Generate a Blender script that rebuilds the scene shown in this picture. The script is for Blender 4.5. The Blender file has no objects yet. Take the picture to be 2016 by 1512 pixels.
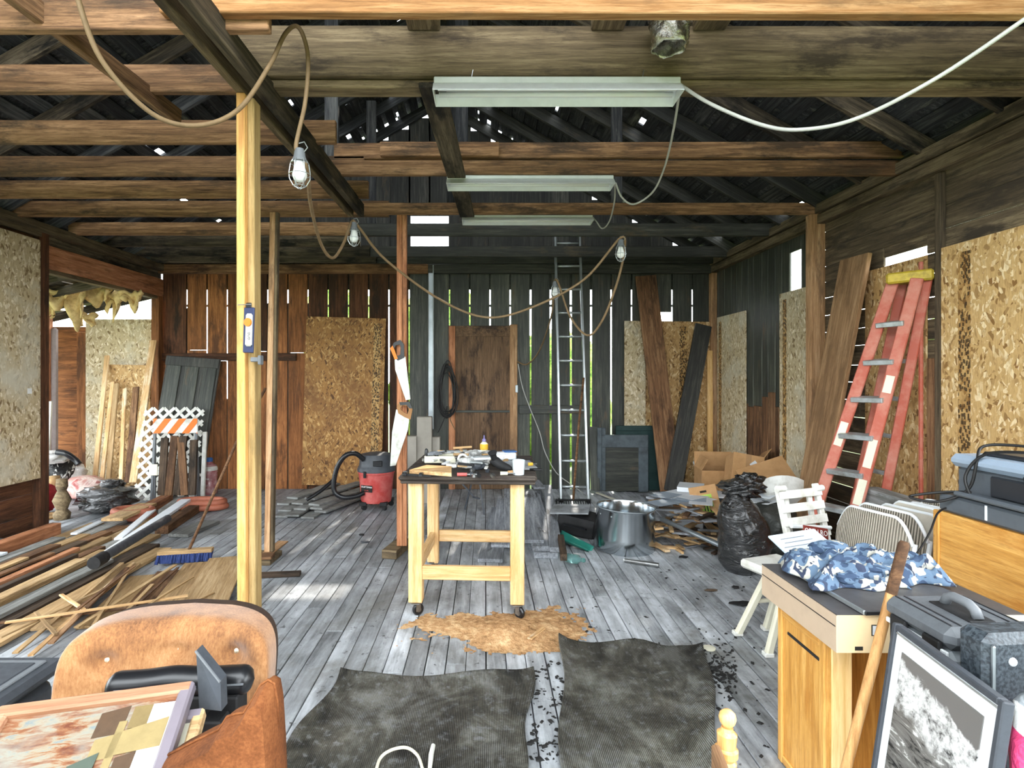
import bpy, math, random
from mathutils import Matrix, Vector, Euler
random.seed(7)
R = random.Random(11)
SC = bpy.context.scene
COL = SC.collection
V = Vector

# ---------------------------------------------------------------- camera
FPX, VX, VY, CH = 1100.0, 955.0, 740.0, 1.5
cam = bpy.data.cameras.new('camera')
cam.sensor_width = 36.0
cam.lens = FPX / 2016 * 36.0
cam.shift_x = (1008 - VX) / 2016
cam.shift_y = -(756 - VY) / 2016
cam.clip_start = 0.02
cam.clip_end = 200
camo = bpy.data.objects.new('camera', cam)
COL.objects.link(camo)
camo.location = (0, 0, CH)
camo.rotation_euler = (math.pi / 2, 0, 0)
SC.camera = camo

# ---------------------------------------------------------------- world, sun, exposure
W = bpy.data.worlds.new('sky')
SC.world = W
W.use_nodes = True
bg = W.node_tree.nodes['Background']
bg.inputs[0].default_value = (0.90, 0.96, 1.0, 1)
bg.inputs[1].default_value = 5.8
SC.view_settings.view_transform = 'Standard'
SC.view_settings.look = 'None'
SC.view_settings.gamma = 1.0
SC.view_settings.exposure = 0.85
SC.view_settings.use_curve_mapping = False
sun = bpy.data.lights.new('sun', 'SUN')
sun.energy = 5.0
sun.angle = 0.02
sun.color = (1.0, 0.93, 0.82)
suno = bpy.data.objects.new('sun', sun)
suno.rotation_euler = Euler((math.radians(-46), math.radians(8), 0))   # from beyond the far gable
COL.objects.link(suno)

# ---------------------------------------------------------------- helpers
def P(x, y, Y):
    """photo pixel at depth Y -> place in the room"""
    return V(((x - VX) / FPX * Y, Y, CH - (y - VY) / FPX * Y))
def F(x, y, z=0.0):
    """photo pixel on the level z -> place in the room"""
    Y = (CH - z) * FPX / (y - VY)
    return V(((x - VX) / FPX * Y, Y, z))
def lin(c):
    c = c / 255.0
    return c / 12.92 if c <= 0.04045 else ((c + 0.055) / 1.055) ** 2.4
def C(r, g, b): return (lin(r), lin(g), lin(b), 1)

class MB:
    def __init__(s): s.v = []; s.f = []
    def add(s, vs, fs):
        o = len(s.v); s.v += [V(p) for p in vs]; s.f += [tuple(i + o for i in f) for f in fs]; return s
    def hexa(s, p):
        return s.add(p, [(0, 3, 2, 1), (4, 5, 6, 7), (0, 1, 5, 4), (1, 2, 6, 5), (2, 3, 7, 6), (3, 0, 4, 7)])
    def box(s, c, d, m=None, ch=0.0):
        c = V(c); hx, hy, hz = d[0] / 2, d[1] / 2, d[2] / 2
        if ch <= 0:
            p = [V((x, y, z)) for z in (-hz, hz) for x, y in ((-hx, -hy), (hx, -hy), (hx, hy), (-hx, hy))]
            f = [(0, 3, 2, 1), (4, 5, 6, 7), (0, 1, 5, 4), (1, 2, 6, 5), (2, 3, 7, 6), (3, 0, 4, 7)]
        else:
            ch = min(ch, hx * .8, hy * .8, hz * .8)
            p = []; idx = {}
            for sx in (-1, 1):
                for sy in (-1, 1):
                    for sz in (-1, 1):
                        for a in range(3):
                            q = [sx * (hx - ch), sy * (hy - ch), sz * (hz - ch)]
                            q[a] = (sx * hx, sy * hy, sz * hz)[a]
                            idx[(sx, sy, sz, a)] = len(p); p.append(V(q))
            f = []
            for a in range(3):
                b, c2 = (a + 1) % 3, (a + 2) % 3
                for sg in (-1, 1):
                    def k(u, w):
                        t = [0, 0, 0]; t[a] = sg; t[b] = u; t[c2] = w
                        return idx[(t[0], t[1], t[2], a)]
                    q = [k(-1, -1), k(1, -1), k(1, 1), k(-1, 1)]
                    f.append(tuple(q if sg > 0 else q[::-1]))
            for a in range(3):            # edges along axis a
                b, c2 = (a + 1) % 3, (a + 2) % 3
                for u in (-1, 1):
                    for w in (-1, 1):
                        def k2(e, ax):
                            t = [0, 0, 0]; t[a] = e; t[b] = u; t[c2] = w
                            return idx[(t[0], t[1], t[2], ax)]
                        q = [k2(-1, b), k2(1, b), k2(1, c2), k2(-1, c2)]
                        f.append(tuple(q if u * w < 0 else q[::-1]))
            for sx in (-1, 1):
                for sy in (-1, 1):
                    for sz in (-1, 1):
                        q = [idx[(sx, sy, sz, a)] for a in range(3)]
                        f.append(tuple(q if sx * sy * sz > 0 else q[::-1]))
        if m is not None: p = [m @ q for q in p]
        return s.add([q + c for q in p], f)
    def tube(s, path, r, n=8, cap=True, closed=False):
        path = [V(p) for p in path]; N = len(path)
        rs = r if isinstance(r, (list, tuple)) else [r] * N
        t0 = None; up = None; rings = []
        for i in range(N):
            if closed: t = (path[(i + 1) % N] - path[i - 1])
            else: t = path[min(i + 1, N - 1)] - path[max(i - 1, 0)]
            if t.length < 1e-9: t = V((0, 0, 1))
            t.normalize()
            if up is None:
                a = V((0, 0, 1)) if abs(t.z) < .9 else V((1, 0, 0))
                up = t.cross(a).normalized()
            else:
                up = (up - t * up.dot(t))
                if up.length < 1e-6: up = t.orthogonal()
                up.normalize()
            w = t.cross(up)
            rings.append([path[i] + (up * math.cos(2 * math.pi * k / n) + w * math.sin(2 * math.pi * k / n)) * rs[i] for k in range(n)])
        vs = [q for ring in rings for q in ring]; fs = []
        for i in range(N if closed else N - 1):
            j = (i + 1) % N
            for k in range(n):
                k2 = (k + 1) % n
                fs.append((i * n + k, i * n + k2, j * n + k2, j * n + k))
        if cap and not closed:
            fs.append(tuple(range(n - 1, -1, -1))); fs.append(tuple((N - 1) * n + k for k in range(n)))
        return s.add(vs, fs)
    def lathe(s, prof, n=20, m=None, cap=True):
        vs = []; fs = []
        for r, z in prof:
            for k in range(n):
                a = 2 * math.pi * k / n
                q = V((r * math.cos(a), r * math.sin(a), z))
                vs.append(m @ q if m is not None else q)
        N = len(prof)
        for i in range(N - 1):
            for k in range(n):
                k2 = (k + 1) % n
                fs.append((i * n + k, i * n + k2, (i + 1) * n + k2, (i + 1) * n + k))
        if cap:
            fs.append(tuple(range(n - 1, -1, -1))); fs.append(tuple((N - 1) * n + k for k in range(n)))
        return s.add(vs, fs)
    def grid(s, fn, nu, nv, cu=False, cv=False):
        vs = [V(fn(i / (nu if cu else nu - 1), j / (nv if cv else nv - 1))) for j in range(nv) for i in range(nu)]
        fs = []
        for j in range(nv if cv else nv - 1):
            for i in range(nu if cu else nu - 1):
                a = j * nu + i; b = j * nu + (i + 1) % nu; c = ((j + 1) % nv) * nu + (i + 1) % nu; d = ((j + 1) % nv) * nu + i
                fs.append((a, b, c, d))
        return s.add(vs, fs)
    def prism(s, poly, h0, h1, m=None):
        n = len(poly)
        vs = [V((x, y, h0)) for x, y in poly] + [V((x, y, h1)) for x, y in poly]
        if m is not None: vs = [m @ q for q in vs]
        fs = [tuple(range(n - 1, -1, -1)), tuple(range(n, 2 * n))] + [(i, (i + 1) % n, n + (i + 1) % n, n + i) for i in range(n)]
        return s.add(vs, fs)
    def sheet(s, fn, nu, nv, th):
        """a cloth, paper or rubber sheet with real thickness"""
        top = [[V(fn(i / (nu - 1), j / (nv - 1))) for i in range(nu)] for j in range(nv)]
        def nrm(i, j):
            a = top[j][min(i + 1, nu - 1)] - top[j][max(i - 1, 0)]; b = top[min(j + 1, nv - 1)][i] - top[max(j - 1, 0)][i]
            c = a.cross(b)
            return c.normalized() if c.length > 1e-9 else V((0, 0, 1))
        vs = [top[j][i] for j in range(nv) for i in range(nu)]
        vs += [top[j][i] - nrm(i, j) * th for j in range(nv) for i in range(nu)]
        N = nu * nv; fs = []
        for j in range(nv - 1):
            for i in range(nu - 1):
                a = j * nu + i
                fs.append((a, a + 1, a + nu + 1, a + nu)); fs.append((N + a, N + a + nu, N + a + nu + 1, N + a + 1))
        for i in range(nu - 1):
            fs.append((i, N + i, N + i + 1, i + 1)); a = (nv - 1) * nu + i; fs.append((a, a + 1, N + a + 1, N + a))
        for j in range(nv - 1):
            a = j * nu; fs.append((a, a + nu, N + a + nu, N + a)); a += nu - 1; fs.append((a, N + a, N + a + nu, a + nu))
        return s.add(vs, fs)

def obj(name, mb, mat, parent=None, m=None, smooth=False, me=None):
    """link one mesh object; vertices are in the frame m (world if None); origin at the centre when m is None"""
    if me is None:
        if m is None:
            lo = V([min(p[i] for p in mb.v) for i in range(3)]); hi = V([max(p[i] for p in mb.v) for i in range(3)])
            c = V(((lo.x + hi.x) / 2, (lo.y + hi.y) / 2, lo.z))
            m = Matrix.Translation(c)
            vs = [p - c for p in mb.v]
        else: vs = mb.v
        me = bpy.data.meshes.new(name)
        me.from_pydata([tuple(p) for p in vs], [], mb.f)
        if smooth:
            me.polygons.foreach_set('use_smooth', [True] * len(me.polygons))
            if smooth != 1: me.set_sharp_from_angle(angle=smooth)
        me.materials.append(MATS[mat] if isinstance(mat, str) else mat)
        me.update()
    o = bpy.data.objects.new(name, me)
    COL.objects.link(o)
    place(o, m, parent)
    return o
MW = {}
def place(o, m, parent=None):
    MW[o] = m.copy()
    if parent is not None:
        o.parent = parent
        o.matrix_local = MW[parent].inverted() @ m
    else: o.matrix_local = m
def thing(name, label, cat, loc=(0, 0, 0), group=None, kind=None):
    o = bpy.data.objects.new(name, None)
    o.empty_display_size = .1
    COL.objects.link(o)
    place(o, Matrix.Translation(V(loc)))
    return tag(o, label, cat, group, kind)
def tag(o, label, cat=None, group=None, kind=None):
    if label: o['label'] = label
    if cat: o['category'] = cat
    if group: o['group'] = group
    if kind: o['kind'] = kind
    return o
BC = {}
def frame(p0, p1, side):
    x = (V(p1) - V(p0)); L = x.length; x.normalize()
    y = V(side); y = (y - x * y.dot(x)).normalized(); z = x.cross(y)
    m = Matrix((x, y, z)).transposed().to_4x4(); m.translation = (V(p0) + V(p1)) / 2
    return m, L
def board(name, p0, p1, w, t, mat, side=(0, 0, 1), parent=None, ch=.004):
    """a straight board from end p0 to end p1; w is its width along side, t its thickness"""
    m, L = frame(p0, p1, side)
    key = (round(L, 3), round(w, 4), round(t, 4), mat, ch)
    if key not in BC:
        mb = MB().box((0, 0, 0), (L, w, t), ch=ch)
        o = obj(name, mb, mat, parent, m)
        BC[key] = o.data
        return o
    return obj(name, None, mat, parent, m, me=BC[key])
PILE = []
def drop(name, pa, pb, w, t, mat, pile=None, z0=0.0, ch=.003, sink=.0006):
    """lay a flat board from pa to pb on whatever already lies there"""
    pile = PILE if pile is None else pile
    a, b = V((pa[0], pa[1])), V((pb[0], pb[1])); d = (b - a).normalized(); n = V((-d.y, d.x)) * (w / 2)
    rc = [a + n, b + n, b - n, a - n]
    def hit(r1, r2):
        for q in (r1, r2):
            for i in range(2):
                ax = q[i + 1] - q[i]; ax = ax.normalized()
                p1 = [ax.dot(v) for v in r1]; p2 = [ax.dot(v) for v in r2]
                if max(p1) <= min(p2) + 1e-4 or max(p2) <= min(p1) + 1e-4: return False
        return True
    z = z0
    for r2, top in pile:
        if top > z and hit(rc, r2): z = top
    z += sink
    pile.append((rc, z + t))
    return board(name, (a.x, a.y, z + t / 2), (b.x, b.y, z + t / 2), w, t, mat, (n.x, n.y, 0), ch=ch)
def spline(pts, n=8):
    pts = [V(p) for p in pts]; out = []
    for i in range(len(pts) - 1):
        p0, p1, p2, p3 = pts[max(i - 1, 0)], pts[i], pts[i + 1], pts[min(i + 2, len(pts) - 1)]
        for k in range(n):
            t = k / n
            out.append(.5 * ((2 * p1) + (p2 - p0) * t + (2 * p0 - 5 * p1 + 4 * p2 - p3) * t * t + (3 * p1 - p0 - 3 * p2 + p3) * t ** 3))
    out.append(pts[-1]); return out
def rotm(rx=0, ry=0, rz=0): return Euler((math.radians(rx), math.radians(ry), math.radians(rz))).to_matrix().to_4x4()
def T(x, y=None, z=None): return Matrix.Translation(V(x) if y is None else V((x, y, z)))

# ---------------------------------------------------------------- materials
MATS = {}
class NT:
    def __init__(s, name, rough=.8, metal=0.0, spec=.3):
        m = bpy.data.materials.new(name); m.use_nodes = True; MATS[name] = m
        s.t = m.node_tree; s.b = s.t.nodes['Principled BSDF']
        s.b.inputs['Roughness'].default_value = rough; s.b.inputs['Metallic'].default_value = metal
        s.b.inputs['Specular IOR Level'].default_value = spec
    def n(s, typ, **kw):
        nd = s.t.nodes.new(typ)
        for k, v in kw.items():
            if k in ('operation', 'data_type', 'blend_type', 'feature', 'wave_type', 'bands_direction', 'interpolation', 'distance', 'wave_profile', 'noise_dimensions', 'voronoi_dimensions'): setattr(nd, k, v)
        return nd
    def l(s, a, b): s.t.links.new(a, b)
    def val(s, nd, **kw):
        for k, v in kw.items(): nd.inputs[k.replace('_', ' ')].default_value = v
        return nd
    def coord(s, sc=(1, 1, 1), rot=(0, 0, 0), rnd=True):
        tc = s.n('ShaderNodeTexCoord'); src = tc.outputs['Object']
        if rnd:
            oi = s.n('ShaderNodeObjectInfo')
            mu = s.n('ShaderNodeVectorMath', operation='SCALE'); mu.inputs[0].default_value = (37, 53, 71)
            s.l(oi.outputs['Random'], mu.inputs['Scale'])
            ad = s.n('ShaderNodeVectorMath', operation='ADD'); s.l(src, ad.inputs[0]); s.l(mu.outputs[0], ad.inputs[1]); src = ad.outputs[0]
        mp = s.n('ShaderNodeMapping'); mp.inputs['Scale'].default_value = sc; mp.inputs['Rotation'].default_value = rot
        s.l(src, mp.inputs['Vector']); return mp.outputs[0]
    def noise(s, co, scale, detail=4, rough=.6, dist=0.0):
        nd = s.n('ShaderNodeTexNoise'); s.l(co, nd.inputs['Vector'])
        nd.inputs['Scale'].default_value = scale; nd.inputs['Detail'].default_value = detail
        nd.inputs['Roughness'].default_value = rough; nd.inputs['Distortion'].default_value = dist
        return nd.outputs['Fac']
    def ramp(s, fac, stops, interp='LINEAR'):
        nd = s.n('ShaderNodeValToRGB'); nd.color_ramp.interpolation = interp
        e = nd.color_ramp.elements
        while len(e) < len(stops): e.new(.5)
        for i, (p, c) in enumerate(stops): e[i].position = p; e[i].color = c if not isinstance(c, (int, float)) else (c, c, c, 1)
        s.l(fac, nd.inputs[0]); return nd.outputs[0]
    def math(s, op, a, b):
        nd = s.n('ShaderNodeMath', operation=op)
        for i, x in enumerate((a, b)):
            if isinstance(x, (int, float)): nd.inputs[i].default_value = x
            else: s.l(x, nd.inputs[i])
        return nd.outputs[0]
    def mix(s, fac, a, b, bt='MIX'):
        nd = s.n('ShaderNodeMix', data_type='RGBA', blend_type=bt)
        for i, x in ((0, fac), (6, a), (7, b)):
            if isinstance(x, (int, float, tuple)): nd.inputs[i].default_value = x
            else: s.l(x, nd.inputs[i])
        return nd.outputs[2]
    def bump(s, h, strength=.4, dist=.01):
        nd = s.n('ShaderNodeBump'); nd.inputs['Strength'].default_value = strength; nd.inputs['Distance'].default_value = dist
        s.l(h, nd.inputs['Height']); s.l(nd.outputs[0], s.b.inputs['Normal'])
    def base(s, c): s.l(c, s.b.inputs['Base Color']) if not isinstance(c, tuple) else s.b.inputs['Base Color'].__setattr__('default_value', c)
    def rnd(s): return s.n('ShaderNodeObjectInfo').outputs['Random']
    def hsv(s, c, v, h=None, sat=None):
        nd = s.n('ShaderNodeHueSaturation'); s.l(c, nd.inputs['Color'])
        if isinstance(v, (int, float)): nd.inputs['Value'].default_value = v
        else: s.l(v, nd.inputs['Value'])
        if sat is not None: s.l(sat, nd.inputs['Saturation'])
        return nd.outputs[0]

def wood(name, dark, mid, light, axis='x', stain=None, amount=.5, rough=.8, vary=.35, grain=1.0, bump=.35, spec=.25, patch=2.2):
    s = NT(name, rough, spec=spec)
    sc = {'x': (.9, 16, 16), 'y': (16, .9, 16), 'z': (16, 16, .9)}[axis]
    sp = {'x': (.35, 1.3, 1.3), 'y': (1.3, .35, 1.3), 'z': (1.3, 1.3, .35)}[axis]
    co = s.coord(tuple(k * grain for k in sc)); cp = s.coord(sp)
    g = s.noise(co, 2.6, 6, .68, .5); b = s.noise(cp, patch, 4, .6)
    f = s.math('ADD', s.math('MULTIPLY', g, .62), s.math('MULTIPLY', b, .38))
    c = s.ramp(f, [(.34, dark), (.5, mid), (.66, light)])
    v = s.math('ADD', s.math('MULTIPLY', s.rnd(), vary), 1 - vary / 2)
    c = s.hsv(c, v)
    if stain:
        st = s.noise(cp, patch * 2.1, 7, .7)
        c = s.mix(s.ramp(st, [(.62 - amount * .3, 0.0), (.72 - amount * .25, 1.0)]), c, stain)
    fi = s.noise(co, 12, 3, .7)
    c = s.mix(s.ramp(fi, [(.3, .55), (.5, 0.0)]), c, dark)
    s.base(c); s.bump(g, bump, .006)
    return s
def plain(name, c, rough=.5, metal=0.0, spec=.4, vary=.1, scale=9, dirt=None, bump=0.0, vrand=0.0):
    s = NT(name, rough, metal, spec); co = s.coord()
    n = s.noise(co, scale, 5, .65)
    d = dirt if dirt else tuple(k * (1 - vary * 3) for k in c[:3]) + (1,)
    col = s.mix(s.ramp(n, [(.42, 0.0), (.75, 1.0 if dirt else .7)]), c, d)
    if vrand: col = s.hsv(col, s.math('ADD', s.math('MULTIPLY', s.rnd(), vrand), 1 - vrand / 2))
    s.base(col)
    s.l(s.ramp(n, [(.3, rough * .8), (.7, min(1, rough * 1.25))]), s.b.inputs['Roughness'])
    if bump: s.bump(n, bump, .01)
    return s
def osb_nodes(s, tint=1.0, axis='z'):
    def strands(rot, sc):
        co = s.coord((1, 1, 1), rot)
        no = s.n('ShaderNodeTexNoise'); s.l(co, no.inputs['Vector']); no.inputs['Scale'].default_value = 9; no.inputs['Detail'].default_value = 2
        mm = s.n('ShaderNodeVectorMath', operation='SCALE'); s.l(no.outputs['Color'], mm.inputs[0]); mm.inputs['Scale'].default_value = .05
        ad = s.n('ShaderNodeVectorMath', operation='ADD'); s.l(co, ad.inputs[0]); s.l(mm.outputs[0], ad.inputs[1])
        mp = s.n('ShaderNodeMapping'); mp.inputs['Scale'].default_value = sc; s.l(ad.outputs[0], mp.inputs['Vector'])
        vo = s.n('ShaderNodeTexVoronoi'); vo.inputs['Scale'].default_value = 1; s.l(mp.outputs[0], vo.inputs['Vector'])
        sep = s.n('ShaderNodeSeparateColor'); s.l(vo.outputs['Color'], sep.inputs[0])
        return sep.outputs[0], vo.outputs['Distance']
    k = {'z': ((48, 48, 11), (0, .45, 0), (0, -.5, 0), (.4, 0, 0))}[axis]
    a, da = strands((.3, .45, 0), k[0]); b, db = strands((-.35, -.5, 0), (60, 60, 14))
    mk = s.noise(s.coord((1, 1, 1)), 13, 3, .6)
    f = s.mix(s.ramp(mk, [(.48, 0.0), (.52, 1.0)]), a, b)
    return f, mk
def osb(name, dark, mid, light, stain=None, amount=.3):
    s = NT(name, .6, spec=.3)
    f, mk = osb_nodes(s)
    c = s.ramp(f, [(.03, dark), (.22, mid), (.7, mid), (.95, light)])
    gr = s.noise(s.coord((40, 40, 6)), 3, 4, .7)
    c = s.mix(s.ramp(gr, [(.3, .5), (.55, 0.0)]), c, dark)
    if stain: c = s.mix(s.ramp(s.noise(s.coord(), 2.0, 5, .65), [(.6 - amount * .3, 0.0), (.75 - amount * .25, .85)]), c, stain)
    s.base(c); s.bump(f, .2, .004)
    return s
BK = C(20, 18, 15)
wood('wood_joist', C(52, 34, 24), C(128, 96, 68), C(180, 140, 104), stain=C(78, 62, 48), amount=.4, vary=.5)
wood('wood_beam_grey', C(60, 50, 38), C(112, 96, 72), C(150, 132, 102), stain=C(64, 54, 42), amount=.4)
wood('wood_beam_warm', C(110, 74, 42), C(172, 124, 78), C(214, 170, 120), stain=C(130, 98, 66), amount=.3)
wood('wood_char', C(20, 20, 19), C(48, 48, 44), C(86, 84, 76), stain=C(82, 70, 54), amount=.12, bump=.8, rough=.6, spec=.5, vary=.6)
wood('wood_roof', C(24, 24, 26), C(52, 53, 56), C(94, 94, 92), stain=C(110, 112, 100), amount=.08, vary=.8)
wood('wood_rafter', C(34, 30, 26), C(76, 67, 55), C(118, 105, 86), stain=C(30, 28, 26), amount=.45, vary=.6)
wood('wood_red', C(74, 46, 26), C(142, 92, 54), C(186, 124, 76), stain=C(96, 64, 42), amount=.36, vary=.4)
wood('wood_red_dark', C(42, 27, 19), C(88, 57, 38), C(124, 82, 54), stain=C(50, 38, 30), amount=.4, vary=.4)
wood('wood_soot', C(26, 28, 25), C(56, 59, 52), C(94, 95, 82), stain=C(92, 74, 52), amount=.12, vary=.4, rough=.55, spec=.5)
wood('wood_brown', C(62, 42, 28), C(116, 84, 58), C(160, 124, 90), stain=C(70, 50, 36), amount=.4)
wood('wood_siding', C(52, 45, 36), C(98, 85, 67), C(138, 122, 96), stain=C(66, 58, 48), amount=.4, vary=.5)
wood('wood_pine', C(176, 124, 66), C(222, 174, 104), C(240, 204, 146), stain=C(196, 146, 86), amount=.25, vary=.2, bump=.15, rough=.6)
wood('wood_stud', C(120, 88, 58), C(178, 138, 100), C(214, 180, 140), stain=C(130, 102, 76), amount=.35, vary=.3)
wood('wood_post_pink', C(112, 70, 46), C(176, 118, 82), C(212, 158, 120), stain=C(120, 80, 58), amount=.3, vary=.2)
osb('osb', C(116, 84, 48), C(188, 150, 98), C(228, 202, 156))
osb('osb_bright', C(134, 98, 54), C(204, 168, 112), C(240, 218, 174))
osb('osb_old', C(88, 58, 28), C(158, 114, 62), C(204, 164, 104), stain=C(120, 82, 44), amount=.45)
osb('osb_pale', C(126, 104, 70), C(192, 174, 138), C(232, 220, 194), stain=C(198, 192, 172), amount=.35)

# painted, worn floor boards
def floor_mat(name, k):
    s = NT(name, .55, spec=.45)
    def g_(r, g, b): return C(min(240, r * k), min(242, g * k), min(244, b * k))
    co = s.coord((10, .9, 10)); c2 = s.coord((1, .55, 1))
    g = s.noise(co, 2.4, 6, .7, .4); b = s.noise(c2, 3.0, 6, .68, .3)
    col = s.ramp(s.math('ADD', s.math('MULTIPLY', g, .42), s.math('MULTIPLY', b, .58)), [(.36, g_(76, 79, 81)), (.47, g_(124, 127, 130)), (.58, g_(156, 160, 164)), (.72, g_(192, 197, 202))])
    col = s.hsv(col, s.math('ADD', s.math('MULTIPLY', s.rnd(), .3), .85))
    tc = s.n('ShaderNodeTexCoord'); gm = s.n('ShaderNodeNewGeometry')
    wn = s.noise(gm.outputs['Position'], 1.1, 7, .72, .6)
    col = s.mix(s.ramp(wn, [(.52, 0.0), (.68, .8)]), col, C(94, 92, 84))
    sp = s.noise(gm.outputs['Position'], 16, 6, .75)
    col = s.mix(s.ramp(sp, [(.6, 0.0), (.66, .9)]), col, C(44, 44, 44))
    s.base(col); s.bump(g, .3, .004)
floor_mat('floor_paint', 1.05); floor_mat('floor_pale', 1.24)  # second copy scales the same colours paler, for planks at higher x
plain('sub_floor', C(26, 25, 24), .9)
plain('ground', C(96, 112, 60), .9, vary=.2, scale=2)

KS = dict(kind='structure')
# ================================================================ floor
XL, XR, YF = -4.3, 3.05, 7.43
fl = obj('floor', MB().box((-.625, 3.1, -.06), (7.6, 8.9, .06)), 'sub_floor'); tag(fl, 'worn grey painted plank floor of the burnt barn', 'floor', **KS)
w = .105; n = int((XR - XL) / w)
for i in range(n):
    x = XL + w * (i + .5)
    cuts = [-1.3, R.uniform(1.2, 3.4), R.uniform(4.2, 6.2), 7.43]
    if i % 3 == 0: cuts = [-1.3, R.uniform(2.4, 4.6), 7.43]
    for a, c in zip(cuts, cuts[1:]):
        z = R.uniform(-.0035, .0)
        mb = MB().box((0, 0, 0), (w - .005, c - a - .004, .03), ch=.0025)
        obj('plank', mb, 'floor_pale' if x > -.35 + R.uniform(-.4, .4) else 'floor_paint', fl, T(x + R.uniform(-.001, .001), (a + c) / 2, -.015 + z))
gr = obj('ground', MB().box((0, 6, -.25), (60, 60, .2)), 'ground'); tag(gr, 'grassy ground outside glimpsed through the wall gaps', 'ground', **KS)

# ================================================================ far wall
wf = obj('wall_far', MB().box((-.6, YF + .06, 2.93), (7.5, .1, .1), ch=.005), 'wood_char')
tag(wf, 'far wall of vertical boards, brown stained to charred black, with daylight gaps', 'wall', **KS)
sp_ = .26917; x0 = (885 - VX) / FPX * YF
gaps = [x0 + sp_ * k for k in range(-14, 14)]
edges = [XL] + [g for g in gaps if XL + .06 < g < XR - .06] + [XR]
def px(x): return VX + x / YF * FPX
def zf(y): return CH - (y - VY) / FPX * YF
for a, b in zip(edges, edges[1:]):
    xm = px((a + b) / 2); wide = .026 if 1030 < xm < 1215 else .017
    mat = 'wood_soot' if xm > 825 else ('wood_red_dark' if xm > 600 else 'wood_red')
    segs = [(-.02, 2.9)]
    if 1280 < xm < 1325: segs = [(-.02, 2.23), (2.35, 2.9)]
    for z0, z1 in segs:
        if xm < 600:   # the lower, redder lap of board
            zs = R.uniform(1.55, 1.85)
            board('wall_board', ((a + b) / 2, YF + .012, z0), ((a + b) / 2, YF + .012, zs), b - a - wide, .022, 'wood_red', (1, 0, 0), wf)
            board('wall_board', ((a + b) / 2, YF + .016, zs + .004), ((a + b) / 2, YF + .016, z1), b - a - wide, .022, 'wood_red_dark' if R.random() < .5 else 'wood_red', (1, 0, 0), wf)
        else:
            board('wall_board', ((a + b) / 2, YF + .012, z0), ((a + b) / 2, YF + .012, z1), b - a - wide, .022, mat, (1, 0, 0), wf)
# battens nailed outside over the gaps, rails across them
def batten(x, y0, y1): board('batten', (x, YF + .04, zf(y1)), (x, YF + .04, zf(y0)), .05, .02, 'wood_soot', (1, 0, 0), wf)
for g in edges[1:-1]:
    x = px(g)
    if 1030 < x < 1215: continue
    if x < 380: batten(g, 606, 968)
    elif x < 420: batten(g, 706, 968)
    elif x < 470: batten(g, 785, 968)
    elif x < 640: batten(g, 596, 968)
    elif x < 750: batten(g, 634, 968)
    elif x < 820: pass
    elif x < 1020: batten(g, 640, 968)
    else: batten(g, 634, 968)
for z0, z1 in ((2.655, 2.9), (2.425, 2.455)):
    board('rail', (XL, YF + .06, (z0 + z1) / 2), (XR, YF + .06, (z0 + z1) / 2), z1 - z0, .02, 'wood_soot', (0, 0, 1), wf)
board('rail', *[P(x, 806, YF - .03) for x in (1022, 1150)], .11, .04, 'wood_soot', (0, 0, 1), wf)
board('rail', *[V((x, YF - .03, 1.75)) for x in (XL, -2.5)], .1, .04, 'wood_red_dark', (0, 0, 1), wf)
board('top_plate', (XL, YF - .05, 2.91), (-.75, YF - .05, 2.91), .12, .08, 'wood_brown', (0, 0, 1), wf)
board('top_plate', (-.75, YF - .05, 2.91), (XR, YF - .05, 2.91), .12, .08, 'wood_char', (0, 0, 1), wf)
# gable above the plate, with the louvre opening near its middle
XM = (XL + XR) / 2; SL = .57; ZE = 3.02
def zroof(x): return ZE + (min(x - XL, XR - x)) * SL
ga = edges
for a, b in zip(ga, ga[1:]):
    m_ = (a + b) / 2; zt = zroof(m_) - .02
    if zt < 3.05: continue
    segs = [(2.98, zt)]
    if -1.03 < m_ < -.58: segs = [(2.98, 3.19), (3.64, zt)]
    for z0, z1 in segs: gi = len(wf.children) % 2 * .022; board('gable_board', (m_, YF + .03 + gi, z0), (m_, YF + .03 + gi, z1), b - a + .03, .022, 'wood_char', (1, 0, 0), wf)
board('louvre_bar', (-1.1, YF + .03, 3.405), (-.5, YF + .03, 3.405), .02, .02, 'wood_char', (0, 0, 1), wf)

# ================================================================ right wall
wr = obj('wall_right', MB().box((XR + .05, 3.0, 2.95), (.1, 9.0, .1), ch=.004), 'wood_siding')
tag(wr, 'side wall of weathered siding and dark upright boards behind the orange stepladder', 'wall', **KS)
y = 5.07; k = 0
while y < 7.4:
    w = R.choice((.13, .15, .2)); w = min(w, 7.43 - y); yc = y + w / 2
    segs = [(-.02, 2.92)]
    if 5.38 < yc < 5.64: segs = [(-.02, 2.29), (2.73, 2.92)]
    elif yc < 5.38: segs = [(-.02, 2.92)]
    for z0, z1 in segs:
        if z0 < 0 and z1 > 2.5:
            zs = R.uniform(1.05, 1.35)
            board('wall_board', (XR + .012, yc, z0), (XR + .012, yc, zs), w - .005, .022, 'wood_brown', (0, 1, 0), wr)
            board('wall_board', (XR + .014, yc, zs), (XR + .014, yc, z1), w - .005, .022, 'wood_soot', (0, 1, 0), wr)
        else: board('wall_board', (XR + .012, yc, z0), (XR + .012, yc, z1), w - .005, .022, 'wood_soot', (0, 1, 0), wr)
    y += w
z = -.02
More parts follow.
